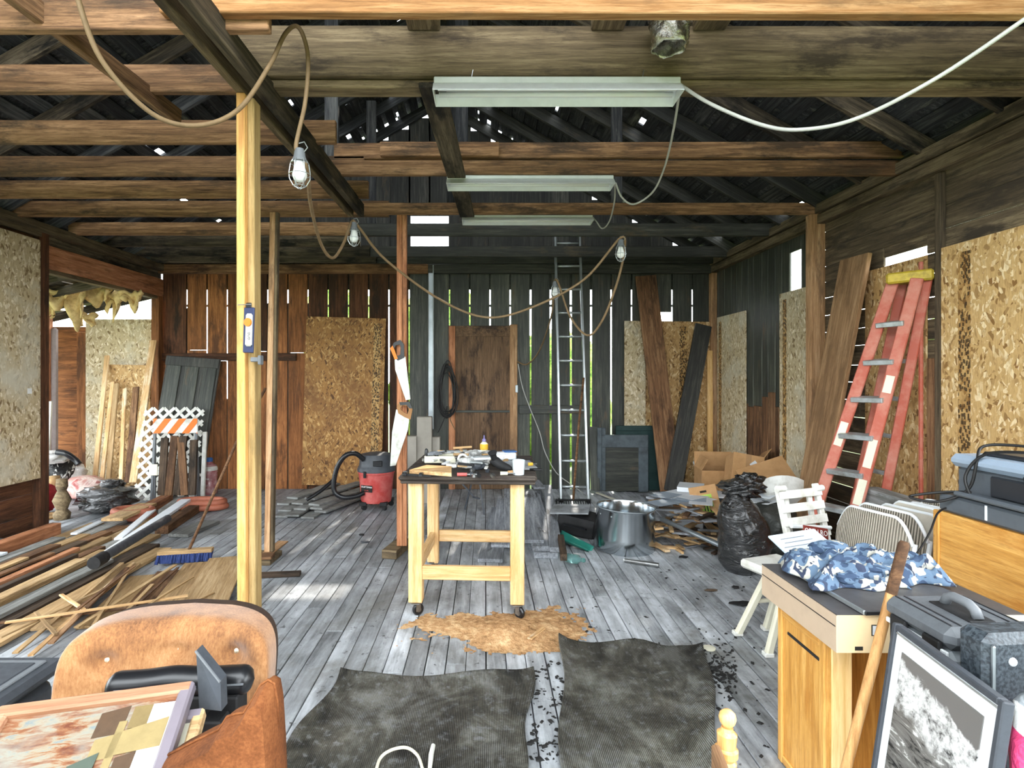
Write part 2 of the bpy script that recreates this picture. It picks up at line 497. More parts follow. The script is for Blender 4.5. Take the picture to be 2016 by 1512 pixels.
while z < 2.9:
    h = R.choice((.14, .15, .16)); z1 = min(z + h, 2.92)
    segs = [(-1.3, 5.02)] if not (.8 < (z + z1) / 2 < 2.45) else [(-1.3, -.9), (2.3, 5.02)]      # unseen opening added near the front to let in side daylight
    if z1 > 2.31 and z < 2.30 or abs((z + z1) / 2 - 2.36) < .06: segs = [(-1.3, -.9), (2.3, 3.86), (4.28, 5.02)]
    for a, b in segs:
        cut = R.uniform(a + .8, b - .3) if b - a > 2.5 else None
        for p, q in ([(a, cut), (cut + .004, b)] if cut else [(a, b)]):
            board('siding_board', (XR + .012, p, (z + z1) / 2), (XR + .012, q, (z + z1) / 2), z1 - z - R.choice((.002, .002, .003, .007)), .022, 'wood_siding', (0, 0, 1), wr)
    z = z1
board('siding_board', (XR + .02, 3.8, 2.47), (XR + .02, 4.34, 2.47), .13, .02, 'wood_siding', (0, 0, 1), wr)
board('corner_post', (XR - .07, 5.04, 0), (XR - .07, 5.04, 2.95), .13, .085, 'wood_stud', (1, 0, 0), wr)
board('corner_post', (XR - .04, YF - .05, 0), (XR - .04, YF - .05, 2.9), .08, .08, 'wood_stud', (1, 0, 0), wr)
for dz, xx in ((2.99, XR - .05), (2.90, XR - .03)):
    board('top_plate', (xx, -1.3, dz), (xx, YF, dz), .08, .1, 'wood_siding', (0, 0, 1), wr)
for yy in (2.9, 3.72):
    board('wall_stud', (XR - .02, yy, 0), (XR - .02, yy, 2.85), .05, .04, 'wood_siding', (0, 1, 0), wr)
for a in (3.68, 3.78):
    board('wall_board', (XR - .02, a, 0), (XR - .02, a, 1.62), .09, .02, 'wood_brown', (0, 1, 0), wr)

# ================================================================ unseen front wall added behind the camera, door opening sized to limit daylight
wq = obj('wall_front', MB().box((-.62, -1.35, 2.6), (7.4, .06, .8)), 'wood_siding'); tag(wq, 'unseen front wall with an open doorway sized to limit daylight', 'wall', **KS)
for x, w in ((-3.2, 2.2), (2.45, 1.3)): board('wall_board', (x, -1.35, 0), (x, -1.35, 2.2), w, .04, 'wood_siding', (1, 0, 0), wq)
# ================================================================ left wall, with the opening into the lean-to
wl = obj('wall_left', MB().box((XL - .05, 2.05, 2.94), (.1, 6.7, .12), ch=.004), 'wood_siding')
tag(wl, 'side wall with sheathing beside the wide opening into the lean-to', 'wall', **KS)
z = -.02
while z < 2.9:
    z1 = min(z + .2, 2.9)
    for a, b in (((-1.3, .8), (4.45, 5.34)) if z1 < 2.5 else ((-1.3, 5.34),)):      # unseen wide gap added between to bring in daylight
        board('siding_board', (XL - .03, a, (z + z1) / 2), (XL - .03, b, (z + z1) / 2), z1 - z - .003, .022, 'wood_red_dark', (0, 0, 1), wl)
    z = z1
board('corner_post', (XL + .0, 5.39, 0), (XL + .0, 5.39, 2.88), .12, .1, 'wood_red_dark', (0, 1, 0), wl)
board('corner_post', (XL - .02, YF - .07, 0), (XL - .02, YF - .07, 2.55), .1, .1, 'wood_red', (0, 1, 0), wl)
board('header', (XL, 5.34, 2.665), (XL, YF, 2.665), .23, .05, 'wood_post_pink', (0, 0, 1), wl)
board('header_cap', (XL - .02, 5.34, 2.83), (XL - .02, YF, 2.83), .12, .03, 'wood_rafter', (0, 0, 1), wl)
board('header_ledge', (XL - .03, 5.34, 2.53), (XL - .03, YF, 2.53), .04, .09, 'wood_beam_grey', (0, 0, 1), wl)
board('top_plate', (XL + .02, -1.3, 2.92), (XL + .02, YF, 2.92), .09, .12, 'wood_siding', (0, 0, 1), wl)
board('wall_cap', (XL + .035, -1.3, 2.86), (XL + .035, 5.35, 2.86), .06, .05, 'wood_siding', (0, 0, 1), wl)

# ================================================================ lean-to beyond the opening
lt = obj('floor_side', MB().box((-6.0, 5.9, -.03), (3.4, 4.2, .06)), 'floor_paint'); tag(lt, 'dusty boarded floor of the lean-to room', 'floor', **KS)
lb = obj('wall_side', MB().box((-5.9, 7.66, 1.02), (3.2, .04, 2.3)), 'wood_red'); tag(lb, 'back wall of the lean-to with torn plywood and studs', 'wall', **KS)
board('wall_board', (-5.5, 7.62, .0), (-5.5, 7.62, 2.1), .12, .03, 'wood_red', (1, 0, 0), lb)
for x in (-5.62, -5.75, -5.95, -6.15): board('stud', (x, 7.2 - (x + 5.6) * .0, 0), (x, 7.2, 2.28), .09, .04, 'wood_post_pink' if x > -5.9 else 'wood_red', (0, 1, 0), lb)
for yy, x in ((7.0, -5.68), (7.05, -5.86)): board('stud', (x, yy, 0), (x, yy, 2.2), .04, .05, 'wood_pine', (1, 0, 0), lb)
board('stud_top', (-6.3, 7.12, 2.25), (-5.55, 7.12, 2.25), .1, .06, 'wood_post_pink', (0, 0, 1), lb)
# its sloping roof: rafters and a torn ceiling
lr = obj('ceiling_side', MB().box((-6.9, 5.6, 2.0), (.1, 4.0, .1), ch=.004), 'wood_rafter'); tag(lr, 'broken rafters and torn ceiling of the lean-to', 'ceiling', **KS)
for yy in (5.5, 6.0, 6.5, 7.0, 7.5):
    board('rafter', (-7.0, yy, 2.0), (-4.33, yy, 2.62), .1, .045, 'wood_rafter', (0, 0, 1), lr)
for q in range(9):
    board('roof_board', (-4.42 - q * .29, 3.9, 2.69 - q * .067), (-4.42 - q * .29, 7.72 - .25 * (q % 3 == 1), 2.69 - q * .067), .275, .02, 'wood_rafter', (1, 0, .23), lr)

# ================================================================ ceiling: joists, beams, rafters, sheathing
ce = thing('ceiling', 'open ceiling of brown joists, charred joists and rafters under a dark boarded roof', 'ceiling', (0, 4, 2.95), **KS)
JZ = 2.95
for i, yy in enumerate((2.3, 2.88, 3.47, 4.08, 4.56, 5.06)):
    zb = JZ + R.uniform(-.012, .012) - (.04 if i == 0 else 0)
    board('joist', (XL, yy, zb + .07), (-.95 + R.uniform(-.05, .12), yy, zb + .07), .14, .042, 'wood_joist', (0, 0, 1), ce)
for yy, m1 in ((5.78, 'wood_joist'), (6.3, 'wood_joist'), (6.8, 'wood_char'), (7.2, 'wood_char')):
    board('joist', (XL, yy, JZ + .07), (-1.4, yy, JZ + .07), .13, .042, 'wood_joist' if yy < 6 else 'wood_rafter', (0, 0, 1), ce)
    if yy == 6.3: continue
    board('joist', (-1.75, yy + .043, JZ + .07), (XR, yy + .043, JZ + .07), .13, .042, 'wood_char', (0, 0, 1), ce)
board('beam', (-1.3, 2.25, 3.06), (XR + .1, 2.25, 3.05), .22, .05, 'wood_beam_warm', (0, 0, 1), ce)
board('beam', (-1.25, 2.78, 3.105), (XR + .1, 2.78, 3.10), .25, .05, 'wood_beam_grey', (0, 0, 1), ce)
board('beam', (-1.2, 2.83, 2.955), (XR + .1, 2.83, 2.955), .04, .1, 'wood_beam_grey', (0, 0, 1), ce)
board('joist', (-1.1, 4.08, 3.135), (XR, 4.08, 3.15), .115, .042, 'wood_joist', (0, 0, 1), ce)
board('joist', (-1.25, 4.04, 3.0), (XR, 4.04, 3.0), .105, .042, 'wood_joist', (0, 0, 1), ce)
board('joist_splice', (-.75, 4.0, 3.12), (.1, 4.0, 3.12), .1, .04, 'wood_joist', (0, 0, 1), ce)
board('joist', (-1.5, 5.02, 3.0), (XR, 5.02, 3.0), .1, .042, 'wood_joist', (0, 0, 1), ce)
for xx, mat in ((-1.19, 'wood_beam_grey'), (-1.1, 'wood_rafter')):
    board('beam', (xx, .8, 2.905), (xx + .05, 4.75, 2.905), .11, .045, mat, (0, 0, 1), ce)
board('brace', (-1.86, 2.0, 3.0), (-1.7, 3.1, 2.93), .09, .04, 'wood_joist', (0, 0, 1), ce)
board('brace', (-.26, 2.72, 2.92), (-.16, 5.0, 2.93), .13, .025, 'wood_rafter', (1, 0, 0), ce)
for xx, yy, zt in ((-1.13, 4.12, 4.6), (-.18, 4.3, 4.95), (-.3, 5.1, 4.9), (-1.2, 5.9, 4.4), (1.2, 5.1, 4.0)):
    board('strut', (xx, yy, 2.98), (xx, yy, zt), .1, .04, 'wood_roof', (1, 0, 0), ce)
for yy, xa in ((2.5, -.3), (2.5, .6), (2.5, 1.1)):
    board('blocking', (xa, 2.27, 3.3), (xa, 2.75, 3.3), .2, .16, 'wood_beam_grey', (0, 0, 1), ce)
for i in range(13):
    yy = .2 + .6 * i
    for xa in (XL - .2, XR + .2):
        za = ZE - .2 * SL
        m_ = 'wood_rafter' if (i < 8) else ('wood_char' if xa > 0 else 'wood_roof')
        board('rafter', (xa, yy, za), (XM, yy, zroof(XM)), .12, .045, m_, (0, 0, 1), ce)
board('ridge_board', (XM, .1, zroof(XM) - .02), (XM, YF, zroof(XM) - .02), .16, .03, 'wood_roof', (0, 0, 1), ce)
th = math.atan(SL); Ls = (XM - XL + .25) / math.cos(th); ns = int(Ls / .17)
for sgn, xe in ((1, XL - .25), (-1, XR + .25)):
    for q in range(ns):
        d = (q + .5) * .17
        xx = xe + sgn * d * math.cos(th); zz = ZE - .25 * SL + d * math.sin(th) + .085
        cut = R.uniform(3.6, 5.6)
        for a, b in ((.1, cut), (cut + .01, 7.6)):
            board('sheathing_board', (xx, a, zz), (xx, b, zz), .115, .02, 'wood_roof', (math.cos(th), 0, sgn * math.sin(th)), ce)
    # roofing over the boards, with courses missing where the fire went through
    mb = MB(); nu, nv = 60, 44; idx = {}
    for j in range(nv + 1):
        for i in range(nu + 1):
            d = Ls * j / nv; idx[(i, j)] = len(mb.v)
            mb.v.append(V((xe + sgn * d * math.cos(th), 0.1 + 7.55 * i / nu, ZE - .25 * SL + d * math.sin(th) + .112)))
    for j in range(nv):
        for i in range(nu):
            yy = 0.1 + 7.55 * (i + .5) / nu
            h = R.random()
            if yy > 5.2 and h < .035: continue
            if yy > 6.4 and sgn > 0 and 26 < j < 40 and h < .22: continue
            if yy > 6.5 and sgn < 0 and 34 < j < 42 and h < .15: continue
            mb.f.append((idx[(i, j)], idx[(i + 1, j)], idx[(i + 1, j + 1)], idx[(i, j + 1)]))
    o = obj('roofing', mb, 'wood_roof', ce)
    md = o.modifiers.new('thickness', 'SOLIDIFY'); md.thickness = .015
# ================================================================ more materials
plain('white_metal', C(226, 230, 232), .4, spec=.5, vary=.06)
plain('galv', C(168, 176, 180), .38, .85, vary=.12, scale=6)
plain('alu', C(190, 196, 198), .35, .8, vary=.1)
plain('steel', C(150, 152, 152), .35, .9, vary=.15, dirt=C(96, 88, 80))
plain('sheet_metal', C(186, 192, 196), .16, 1.0, vary=.08, scale=4)
plain('foil', C(206, 202, 190), .25, .95, vary=.1, scale=30, bump=1.0)
plain('cord_brown', C(132, 108, 78), .6, vary=.12, scale=14)
plain('cord_white', C(186, 186, 180), .5, vary=.08)
plain('cord_black', C(26, 25, 25), .5, vary=.1)
plain('black_plastic', C(24, 25, 28), .32, spec=.5, vary=.1)
plain('black_matt', C(30, 30, 31), .7, vary=.2)
plain('dark_grey', C(66, 70, 76), .5, vary=.12, scale=20)
plain('mid_grey', C(112, 116, 120), .5, vary=.1)
plain('bulb_glass', C(236, 238, 236), .2, spec=.6, vary=.02)
plain('navy', C(34, 46, 84), .45)
plain('orange_plastic', C(232, 126, 30), .45)
plain('pale_plastic', C(208, 208, 200), .4, vary=.05)
plain('white_paint', C(222, 222, 216), .5, vary=.06, dirt=C(176, 172, 160))
plain('cream_paint', C(222, 218, 196), .5, vary=.06)
plain('red_plastic', C(176, 62, 58), .45, vary=.1, dirt=C(196, 110, 104))
plain('blade', C(206, 208, 200), .35, .4, vary=.1, scale=14, dirt=C(150, 146, 134))
plain('ink', C(30, 27, 22), .8)
plain('white_ink', C(240, 240, 236), .7)
plain('yellow', C(226, 178, 50), .5)
plain('gold_cap', C(196, 170, 50), .5, vary=.1, dirt=C(130, 112, 52), scale=16)
# stamp rows printed on sheathing: dark blocks of unreadable lettering
s = NT('osb_stamp', .6)
f, mk = osb_nodes(s)
c = s.ramp(f, [(.03, C(100, 70, 34)), (.22, C(156, 116, 64)), (.95, C(198, 162, 106))])
co = s.coord((1, 1, 1), rnd=False)
br = s.n('ShaderNodeTexVoronoi'); br.distance = 'CHEBYCHEV'; mp = s.n('ShaderNodeMapping'); mp.inputs['Scale'].default_value = (60, 60, 34); s.l(co, mp.inputs[0]); s.l(mp.outputs[0], br.inputs['Vector']); br.inputs['Scale'].default_value = 1
gp = s.noise(co, 5, 2, .5)
ma = s.math('MULTIPLY', s.ramp(br.outputs['Distance'], [(.36, 1.0), (.4, 0.0)]), s.ramp(gp, [(.38, 0.0), (.41, .9)]))
s.base(s.mix(ma, c, C(52, 40, 26)))

def text(body, size, m, mat, parent, ext=.0008, align='CENTER', name='lettering'):
    cu = bpy.data.curves.new('lettering', 'FONT'); cu.body = body; cu.size = size; cu.extrude = ext; cu.align_x = align; cu.align_y = 'CENTER'
    cu.resolution_u = 2
    to = bpy.data.objects.new('lettering', cu); COL.objects.link(to)
    dg = bpy.context.evaluated_depsgraph_get()
    me = bpy.data.meshes.new_from_object(to.evaluated_get(dg))
    bpy.data.objects.remove(to); bpy.data.curves.remove(cu)
    me.materials.clear(); me.materials.append(MATS[mat])
    return obj(name, None, mat, parent, m, me=me)
def facing(p, rx=90, ry=0, rz=0): return T(p) @ rotm(rx, ry, rz)
def boxobj(name, c, d, mat, parent=None, rot=(0, 0, 0), ch=.004, smooth=False):
    return obj(name, MB().box((0, 0, 0), d, ch=ch), mat, parent, T(c) @ rotm(*rot), smooth)

# ================================================================ sheathing sheets and door
def osb_sheet(c, d, mat, label, rot=(0, 0, 0), stamps=(), wall='y'):
    t = thing('sheathing_sheet', label, 'board', (c[0], c[1], c[2] - d[2] / 2))
    m = T(c) @ rotm(*rot)
    obj('panel', MB().box((0, 0, 0), d, ch=.003), mat, t, m)
    for u, w in stamps:
        if wall == 'y': obj('stamp', MB().box((u, -d[1] / 2 - .0006, 0), (w, .001, d[2] * .94)), 'osb_stamp', t, m)
        else: obj('stamp', MB().box((-d[0] / 2 * wall - .0006 * wall, u, 0), (.001, w, d[2] * .94)), 'osb_stamp', t, m)
    return t
c0 = P(677, 792, 7.36)
osb_sheet((c0.x, 7.36, 1.16), (1.05, .014, 2.22), 'osb_old', 'tall tan strand board sheet leaning on the brown far wall behind the red vacuum', (0, 1.6, 0), ((.42, .1),))
c0 = P(1329, 800, 7.385)
osb_sheet((c0.x, 7.385, 1.1), (.9, .014, 2.24), 'osb', 'wide strand board sheet at the far wall behind two crossed leaning planks', (0, .8, 0), ((.1, .1),))
c0 = P(1250, 735, 7.36)
osb_sheet((c0.x, 7.36, 1.53), (.28, .014, 1.39), 'osb_pale', 'narrow pale strand board strip above the grey shutter', stamps=())
osb_sheet((XR - .02, 6.885, 1.2), (.014, .8, 2.12), 'osb_pale', 'whitish strand board sheet on the side wall nearest the far corner', stamps=((.3, .07),), wall=1)
osb_sheet((XR - .02, 5.42, 1.2), (.014, .64, 2.28), 'osb_pale', 'weathered strand board sheet under the bright slot beside the pale post', stamps=((.22, .07),), wall=1)
osb_sheet((XR - .012, 4.15, 1.3), (.014, .62, 2.06), 'osb', 'strand board strip behind the orange stepladder', wall=1)
osb_sheet((XR - .05, 3.07, 1.3), (.014, 1.2, 2.08), 'osb_bright', 'bright yellow strand board sheet with printed rows above the printer', stamps=((.42, .09),), wall=1)
t = osb_sheet((XL + .07, 4.88, 1.66), (.014, .86, 2.26), 'osb_pale', 'pale strand board sheet on the wall by the lean-to opening', wall=-1)
boxobj('sticker', (XL + .0785, 5.18, 1.36), (.002, .05, .05), 'white_ink', t, ch=0)

wood('wood_ply', C(70, 52, 38), C(112, 88, 66), C(142, 114, 88), axis='z', stain=C(62, 50, 42), amount=.4, vary=.1, bump=.1)
d = thing('door_1', 'brown plywood door in the charred far wall beside the black cable coil', 'door', (P(948, 740, 7.4).x, 7.4, 0), kind='structure')
def fwx(x): return (x - VX) / FPX * 7.4
boxobj('door_panel', (fwx(948), 7.405, 1.08), (fwx(1004) - fwx(890), .02, 2.16), 'wood_ply', d)
board('door_stile', (fwx(890), 7.385, 0), (fwx(890), 7.385, 2.16), .085, .025, 'wood_post_pink', (1, 0, 0), d)
board('door_stile', (fwx(1011), 7.385, 0), (fwx(1011), 7.385, 2.18), .1, .025, 'wood_stud', (1, 0, 0), d)
board('door_rail', (fwx(897), 7.383, 2.09), (fwx(1004), 7.383, 2.09), .14, .025, 'wood_ply', (0, 0, 1), d)
board('door_rail', (fwx(897), 7.388, 1.03), (fwx(1004), 7.388, 1.03), .03, .02, 'wood_soot', (0, 0, 1), d)
lk = boxobj('latch', (fwx(1017), 7.365, 1.33), (.035, .02, .1), 'galv', d)
t = thing('wall_conduit', 'tall galvanised metal channel standing against the sooty far wall', 'channel', (P(848, 840, 7.36).x, 7.36, .8))
board('channel', P(848, 845, 7.36), P(848, 522, 7.36), .06, .035, 'galv', (1, 0, 0), t)
board('channel_lip', P(853, 845, 7.335), P(853, 522, 7.335), .012, .02, 'alu', (1, 0, 0), t)

# ================================================================ temporary posts
def post(name, label, base, top, w, dp, mat, blocks=()):
    t = thing(name, label, 'post', base)
    board('post', base, top, w, dp, mat, (1, 0, 0), t)
    return t
p1 = V((-1.16, 2.70, 0))
t = post('support_post', 'yellow pine post propping the beam behind the tan chair', p1, V((-1.165, 2.70, 2.85)), .04, .085, 'wood_pine')
wood('wood_pine_dull', C(120, 96, 56), C(164, 136, 88), C(190, 164, 114), stain=C(130, 110, 74), amount=.3, vary=.15)
board('side_plank', V((-1.122, 2.73, 0)), V((-1.13, 2.73, 2.84)), .034, .08, 'wood_pine_dull', (1, 0, 0), t)
b2 = F(527, 1086, .06)
t = post('support_post', 'thin weathered prop post on stacked blocks behind the pine post', b2, P(538, 418, b2.y), .045, .04, 'wood_stud')
board('side_plank', b2 + V((.036, .01, 0)), P(546, 418, b2.y) + V((0, .01, 0)), .022, .05, 'white_paint' if 0 else 'wood_beam_grey', (1, 0, 0), t)
b3 = F(787, 1074, .075)
t = post('support_post', 'reddish double prop post carrying two handsaws', b3, P(787, 424, b3.y), .045, .04, 'wood_post_pink')
board('side_plank', b3 + V((.044, .0, 0)), P(797, 424, b3.y), .036, .042, 'wood_post_pink', (1, 0, 0), t)
tag(boxobj('wood_block', F(774, 1098, 0) + V((.01, .14, .036)), (.13, .36, .072), 'wood_beam_grey', rot=(0, 0, -12)), 'dark timber block lying under the reddish prop post', 'block')
tag(boxobj('wood_block', F(508, 1113, 0) + V((.01, .12, .022)), (.18, .26, .044), 'wood_beam_grey'), 'dark lower block under the thin prop post', 'block')
tag(boxobj('wood_block', F(508, 1100, .045) + V((.04, .02, .012)), (.14, .12, .022), 'wood_brown', rot=(0, 0, 8)), 'short brown block on the dark block by the thin prop post', 'block')
tag(board('loose_board', F(527, 1094, .045) + V((-.02, -.08, .006)), F(545, 1074, .045) + V((.02, .1, .006)), .09, .012, 'wood_stud', (1, 0, 0)), 'pale board scrap under the foot of the thin prop post', 'board')

# package hanging on the pine post
t = thing('tool_package', 'blue and grey blister pack with an orange disc hanging on the pine post', 'package', P(490, 695, 2.655))
q = P(490, 650, 2.65); H = .215
boxobj('card', q, (.058, .012, H), 'navy', t, (0, 2, -16))
bl = boxobj('blister', q + V((.006, -.014, .0)), (.036, .02, H * .72), 'pale_plastic', t, (0, 2, -16), ch=.008)
mb = MB().lathe([(0.0, 0), (.02, 0), (.02, .006), (.0, .007)], 20); obj('disc', mb, 'orange_plastic', t, T(q + V((.008, -.026, .035))) @ rotm(90, 0, -16))
boxobj('hang_tab', q + V((.0, 0, H / 2 + .01)), (.03, .008, .025), 'black_plastic', t, (0, 2, -16))
text('DUO', .016, T(q + V((.011, -.0265, -.03))) @ rotm(90, 90, -16), 'ink', t)
board('hook', q + V((-.05, -.005, H / 2 + .012)), q + V((.02, -.02, H / 2 + .012)), .004, .004, 'steel', parent=t, ch=0)
t = thing('pipe_clamp', 'small grey metal clamp fixed to the pine post', 'clamp', P(506, 715, 2.66))
boxobj('jaw', P(505, 708, 2.66), (.05, .03, .022), 'mid_grey', t); boxobj('foot', P(513, 709, 2.65), (.014, .04, .045), 'mid_grey', t)

# ================================================================ handsaws
def pxpoly(name, pts, Y, th, mat, parent, smooth=False):
    """a flat piece of thickness th standing at depth Y"""
    poly = [(P(x, y, Y).x, P(x, y, Y).z) for x, y in pts]
    mb = MB(); n = len(poly)
    vs = [V((x, Y, z)) for x, z in poly] + [V((x, Y + th, z)) for x, z in poly]
    ar = sum(poly[i][0] * poly[(i + 1) % n][1] - poly[(i + 1) % n][0] * poly[i][1] for i in range(n))
    fs = [tuple(range(n)), tuple(range(2 * n - 1, n - 1, -1))] + [((i + 1) % n, i, n + i, n + (i + 1) % n) for i in range(n)]
    if ar < 0: fs = [f[::-1] for f in fs]
    mb.add(vs, fs)
    return obj(name, mb, mat, parent, smooth=smooth)
def loop(name, outer, inner, Y, th, mat, parent):
    n = len(outer); mb = MB(); vs = []
    for yy in (Y, Y + th):
        vs += [P(x, y, Y) + V((0, yy - Y, 0)) for x, y in outer] + [P(x, y, Y) + V((0, yy - Y, 0)) for x, y in inner]
    fs = []
    for i in range(n):
        j = (i + 1) % n
        fs += [(i, j, n + j, n + i), (2 * n + i, 3 * n + i, 3 * n + j, 2 * n + j), (i, 2 * n + i, 2 * n + j, j), (n + i, n + j, 3 * n + j, 3 * n + i)]
    mb.add(vs, fs); return obj(name, mb, mat, parent)
ys = b3.y - .05
t = thing('handsaw', 'handsaw with black and orange handle hanging higher on the reddish post', 'saw', P(800, 790, ys))
pxpoly('blade', [(777, 706), (798, 702), (808, 786), (799, 788), (778, 728)], ys, .002, 'blade', t)
loop('handle', [(768, 688), (776, 674), (788, 669), (795, 678), (796, 704), (783, 710), (776, 702)], [(775, 688), (779, 680), (787, 678), (789, 684), (788, 698), (782, 701), (779, 696)], ys - .009, .02, 'black_plastic', t)
pxpoly('grip', [(768, 686), (773, 680), (783, 706), (777, 708)], ys - .011, .024, 'orange_plastic', t)
t = thing('handsaw', 'handsaw with brown handle and paint-flecked blade hanging lower on the reddish post', 'saw', P(772, 918, ys))
pxpoly('blade', [(780, 806), (806, 820), (803, 846), (779, 916), (768, 918), (772, 850)], ys - .004, .002, 'blade', t)
plain('saw_handle', C(150, 106, 60), .5)
loop('handle', [(781, 800), (787, 791), (806, 792), (812, 806), (808, 826), (798, 822), (784, 814)], [(788, 804), (792, 798), (802, 799), (805, 807), (802, 815), (797, 813), (791, 809)], ys - .013, .02, 'saw_handle', t)
pxpoly('grip', [(786, 792), (806, 791), (812, 804), (806, 804), (800, 797), (788, 798)], ys - .015, .024, 'black_plastic', t)

# ================================================================ strip lights and cables
def strip_light(label, xa, xb, yt, yb, Y):
    a = P(xa, yt, Y); b = P(xb, yt, Y); L = b.x - a.x; zt = a.z; h = (yb - yt) / FPX * Y
    t = thing('strip_light', label, 'light', ((a.x + b.x) / 2, Y, zt - h))
    cx = (a.x + b.x) / 2
    boxobj('channel', (cx, Y + .03, zt - h * .18), (L, .07, h * .36), 'white_metal', t)
    m = T(cx, Y + .03, zt - h * .36) @ rotm(90, 0, 90)
    for sg in (-1, 1):
        mb = MB().prism([(sg * .035, 0), (sg * .085, -h * .6), (sg * .085, -h * .64), (sg * .03, -h * .02)][::sg], -L / 2, L / 2, m)
        obj('reflector', mb, 'white_metal', t)
    for sx in (-1, 1):
        obj('end_plate', MB().prism([(-.085, -h * .62), (.085, -h * .62), (.035, 0), (-.035, 0)], sx * L / 2 - .002, sx * L / 2 + .002, m), 'white_metal', t)
    for sg in (-1, 1):
        obj('tube', MB().tube([V((cx - L / 2 + .02, Y + .03 + sg * .03, zt - h * .62)), V((cx + L / 2 - .02, Y + .03 + sg * .03, zt - h * .62))], .013, 10), 'bulb_glass', t, smooth=True)
    for sx in (-.35, .35):
        obj('hanger', MB().tube([V((cx + sx * L, Y + .03, zt - .004)), V((cx + sx * L + .01, Y + .03, zt + .05))], .002, 5), 'steel', t)
    return t
strip_light('white fluorescent strip light hung under the big grey beam, closest of three', 854, 1340, 151, 188, 2.72)
strip_light('white fluorescent strip light hung on the doubled brown joists, middle of three', 880, 1208, 345, 366, 4.0)
strip_light('white fluorescent strip light hung by the charred joists, smallest of three', 910, 1167, 423, 437, 5.1)
def cord(name, label, pts, r, mat, n=8, cat='cord', parent=None, seg=8):
    o = obj(name, MB().tube(spline(pts, n), r, seg), mat, parent, smooth=True)
    if label: tag(o, label, cat)
    return o
cord('power_cable', 'grey white cable swooping from the closest strip light to the side wall', [P(1338, 166, 2.74), P(1400, 205, 2.65), P(1500, 246, 2.55), P(1580, 255, 2.45), P(1690, 232, 2.35), P(1850, 150, 2.2), P(2040, 22, 2.05)], .0085, 'cord_white')
cord('power_cable', 'thin cable drooping from the closest to the middle strip light', [P(1338, 180, 2.78), P(1325, 260, 3.2), P(1308, 330, 3.6), P(1285, 378, 3.85), P(1248, 402, 4.0), P(1224, 388, 4.05), P(1212, 360, 4.07)], .0065, 'cord_white')
cord('power_cable', 'thin cable looping from the middle to the smallest strip light', [P(1210, 358, 4.1), P(1210, 395, 4.4), P(1200, 435, 4.8), P(1186, 450, 5.0), P(1174, 436, 5.1), P(1167, 428, 5.14)], .006, 'cord_white')

# ================================================================ caged work lamps on their brown cord
def work_lamp(label, c, s, tilt=0):
    """c = middle of the cage, s = cage height"""
    t = thing('work_lamp', label, 'lamp', c - V((0, 0, s / 2)), 'caged work lamps on the brown cord')
    m = T(c) @ rotm(0, tilt, 0) @ Matrix.Scale(s, 4)
    obj('socket', MB().lathe([(.0, .52), (.1, .52), (.13, .44), (.15, .3), (.17, .27), (.17, .2), (.0, .2)], 14, m), 'mid_grey', t, smooth=.7)
    obj('bulb', MB().lathe([(.0, .24), (.1, .22), (.12, .1), (.17, -.06), (.19, -.16), (.15, -.27), (.07, -.33), (.0, -.34)], 16, m), 'bulb_glass', t, smooth=True)
    mb = MB()
    for k in range(6):
        a = k * math.pi / 3 + .3
        mb.tube([m @ V((r * math.cos(a), r * math.sin(a), z)) for r, z in ((.15, .27), (.22, .15), (.26, -.1), (.25, -.25), (.16, -.42), (.03, -.5))], .012 * s, 5)
    for r, z in ((.225, .14), (.262, -.14), (.15, -.43)):
        mb.tube([m @ V((r * math.cos(k * math.pi / 8), r * math.sin(k * math.pi / 8), z)) for k in range(16)], .011 * s, 5, closed=True)
    obj('cage', mb, 'alu', t)
    obj('hook', MB().tube([m @ V(p) for p in ((.12, 0, .45), (.2, 0, .55), (.12, 0, .7), (-.02, 0, .66))], .014 * s, 5), 'alu', t)
L1, L2, L3, L4 = P(590, 333, 2.5), P(697, 462, 3.9), P(1222, 494, 4.25), P(1093, 572, 5.0)
work_lamp('caged work lamp hanging from the big hook of cord, largest', L1, .175)
work_lamp('caged work lamp hanging by the beam end above the prop posts', L2, .165)
work_lamp('caged work lamp hanging above the grey shutter', L3, .165)
work_lamp('caged work lamp hanging in front of the aluminium ladder', L4, .16)
cord('lamp_cable', 'brown cord swagging across the barn with caged lamps hung along it', [P(150, -12, 1.9), P(200, 118, 1.97), P(300, 224, 2.1), P(390, 247, 2.2), P(470, 215, 2.3), P(530, 130, 2.4), P(562, 66, 2.45), P(588, 54, 2.5), P(606, 110, 2.52), P(601, 200, 2.52), P(583, 285, 2.5), P(592, 302, 2.5), P(606, 340, 2.55), P(612, 405, 2.9), P(632, 480, 3.35), P(655, 508, 3.55), P(676, 480, 3.75), P(692, 438, 3.9), P(705, 445, 3.95), P(760, 512, 4.2), P(870, 592, 4.5), P(960, 625, 4.6), P(1050, 604, 4.5), P(1150, 550, 4.35), P(1222, 468, 4.25), P(1228, 500, 4.35), P(1212, 566, 4.45), P(1184, 634, 4.6), P(1156, 660, 4.75), P(1122, 622, 4.9), P(1094, 550, 5.0), P(1086, 620, 5.7), P(1062, 690, 6.8), P(1038, 717, 7.25), P(1019, 712, 7.36)], .0095, 'cord_brown')
t = obj('cable_coil', MB(), 'cord_black') if 0 else None
t = thing('cable_coil', 'coil of black cable hanging beside the plywood door', 'cable', P(880, 830, 7.33))
